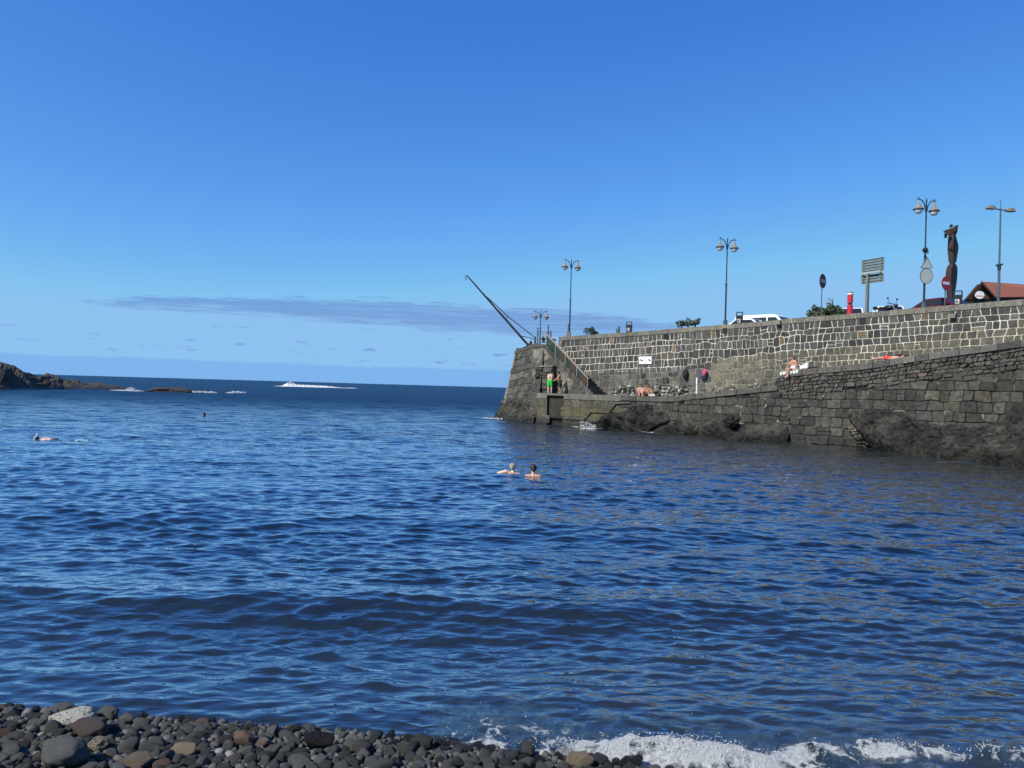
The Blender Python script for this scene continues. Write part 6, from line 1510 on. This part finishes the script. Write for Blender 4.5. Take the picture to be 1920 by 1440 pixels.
P = landing_pt(1214, 0.70); person(P, R(12), sit, (-.3, -1, -.1), "sunbather with black hair and a white towel, rightmost of the seated pair", M['skintan'], M['hairdark'], 0.05, shorts=(M['blackcloth'], 0.2), scale=1.0, eyes=True)
P = landing_pt(1222, 0.55); T = thing('towel', P, "crumpled white towel beside the seated pair on the landing", 'towel'); q = MB(); q.ball((0, 0, 0.05), (0.26, 0.16, 0.06), 12, 8); q.ball((-0.12, -0.05, 0.1), (0.14, 0.1, 0.07), 10, 8); q.ball((0.14, 0.03, 0.08), (0.10, 0.1, 0.06), 10, 8); fused('cloth', q, M['whitecloth'], T, 0.02, 2)
P = ledge(1487.5, 0.12, 0.02); person(P, math.atan2(LW.n.y, LW.n.x) + R(64), dangle, (-.25, -1, -.15), "woman with long brown hair sitting on the ledge, legs hanging over a white towel", M['skin'], M['hairbrown'], 0.16, shorts=(M['whitecloth'], 0.12), top=M['redcloth'], female=True, scale=0.98, eyes=True)
P = ledge(1667, 0.32, 0.0); person(P, TANG, lie, (0.1, 0, 1), "person in red shorts lying on their back along the ledge", M['skin'], M['hairdark'], shorts=(M['redcloth'], 0.42), scale=0.98)
P = ledge(1687, 0.40, 0.0); T = thing('dark_bag', P, "black bag lying behind the head of the sunbather in red shorts", 'bag', None, TANG); q = MB(); q.ball((0, 0, 0.12), (0.42, 0.15, 0.13), 12, 8); q.ball((0.3, 0, 0.10), (0.2, 0.14, 0.11), 12, 8); fused('bag', q, M['blackcloth'], T, 0.025, 2)
def sea(px, py, z=0.0): P = level(px, py, 0.0); P.z = z + sea_z(P.x, P.y); return P
P = sea(961.5, 886, 0.10); swimA = dict(swim); swimA['shL'] = (-.22, -.04, -.05); swimA['elL'] = (-.46, .05, -.12); swimA['chest'] = (-.05, -.08, -.26)
person(P, R(8), swimA, (.55, .8, -.1), "swimmer with short grey hair turning right, left of the two swimmers", M['skinpale'], M['hairgrey'], scale=1.02)
P = sea(999.5, 893.5, 0.14); person(P, R(-4), swim, (-.05, 1, 0), "swimmer with dark hair seen from behind, right of the two swimmers", M['skin'], M['hairdark'], scale=1.02)
P = sea(383.5, 779.5, -0.02); person(P, R(160), swim, (-.2, 1, 0), "lone dark haired swimmer far out in the bay", M['skintan'], M['hairdark'], scale=1.1)
# snorkeller lying face down
snork = {k_: (v[0], v[1], -0.10 + (v[2] - .12)) for k_, v in lie.items()}
snork.update(chest=(.36, 0, -.02), pelvis=(0, 0, -.06), head=(.76, 0, .0), neck=(.58, 0, -.03), haL=(.7, .42, -.3), haR=(.75, -.4, -.3), elL=(.6, .36, -.12), elR=(.62, -.34, -.12), toeL=(-1.0, .13, -.06), toeR=(-1.0, -.14, -.06))
P = sea(103, 824.5, 0.0); T = person(P, R(180), snork, (.35, 0, -1), "snorkeller floating face down with a white snorkel and pale blue fins", M['skinpale'], M['hairdark'], shorts=(M['bluecloth'], 0.4))
q = MB(); q.tube([(.84, .09, -.10), (.80, .12, .0), (.72, .10, .14), (.69, .10, .22)], 0.024, 8); q.ball((.685, .10, .235), 0.032, 8, 6); q.build('snorkel', M['whiteplastic'], T, smooth=True)
for s in (-1, 1):
    q = MB(); q.loft([[(-.92, s * .13 - .05, -.03), (-.92, s * .13 + .05, -.03), (-.92, s * .13 + .05, .02), (-.92, s * .13 - .05, .02)], [(-1.35, s * .15 - .11, .10 if s > 0 else .0), (-1.35, s * .15 + .11, .10 if s > 0 else .0), (-1.35, s * .15 + .11, .12 if s > 0 else .02), (-1.35, s * .15 - .11, .12 if s > 0 else .02)]]); q.build('swim_fin', M['finblue'], T)
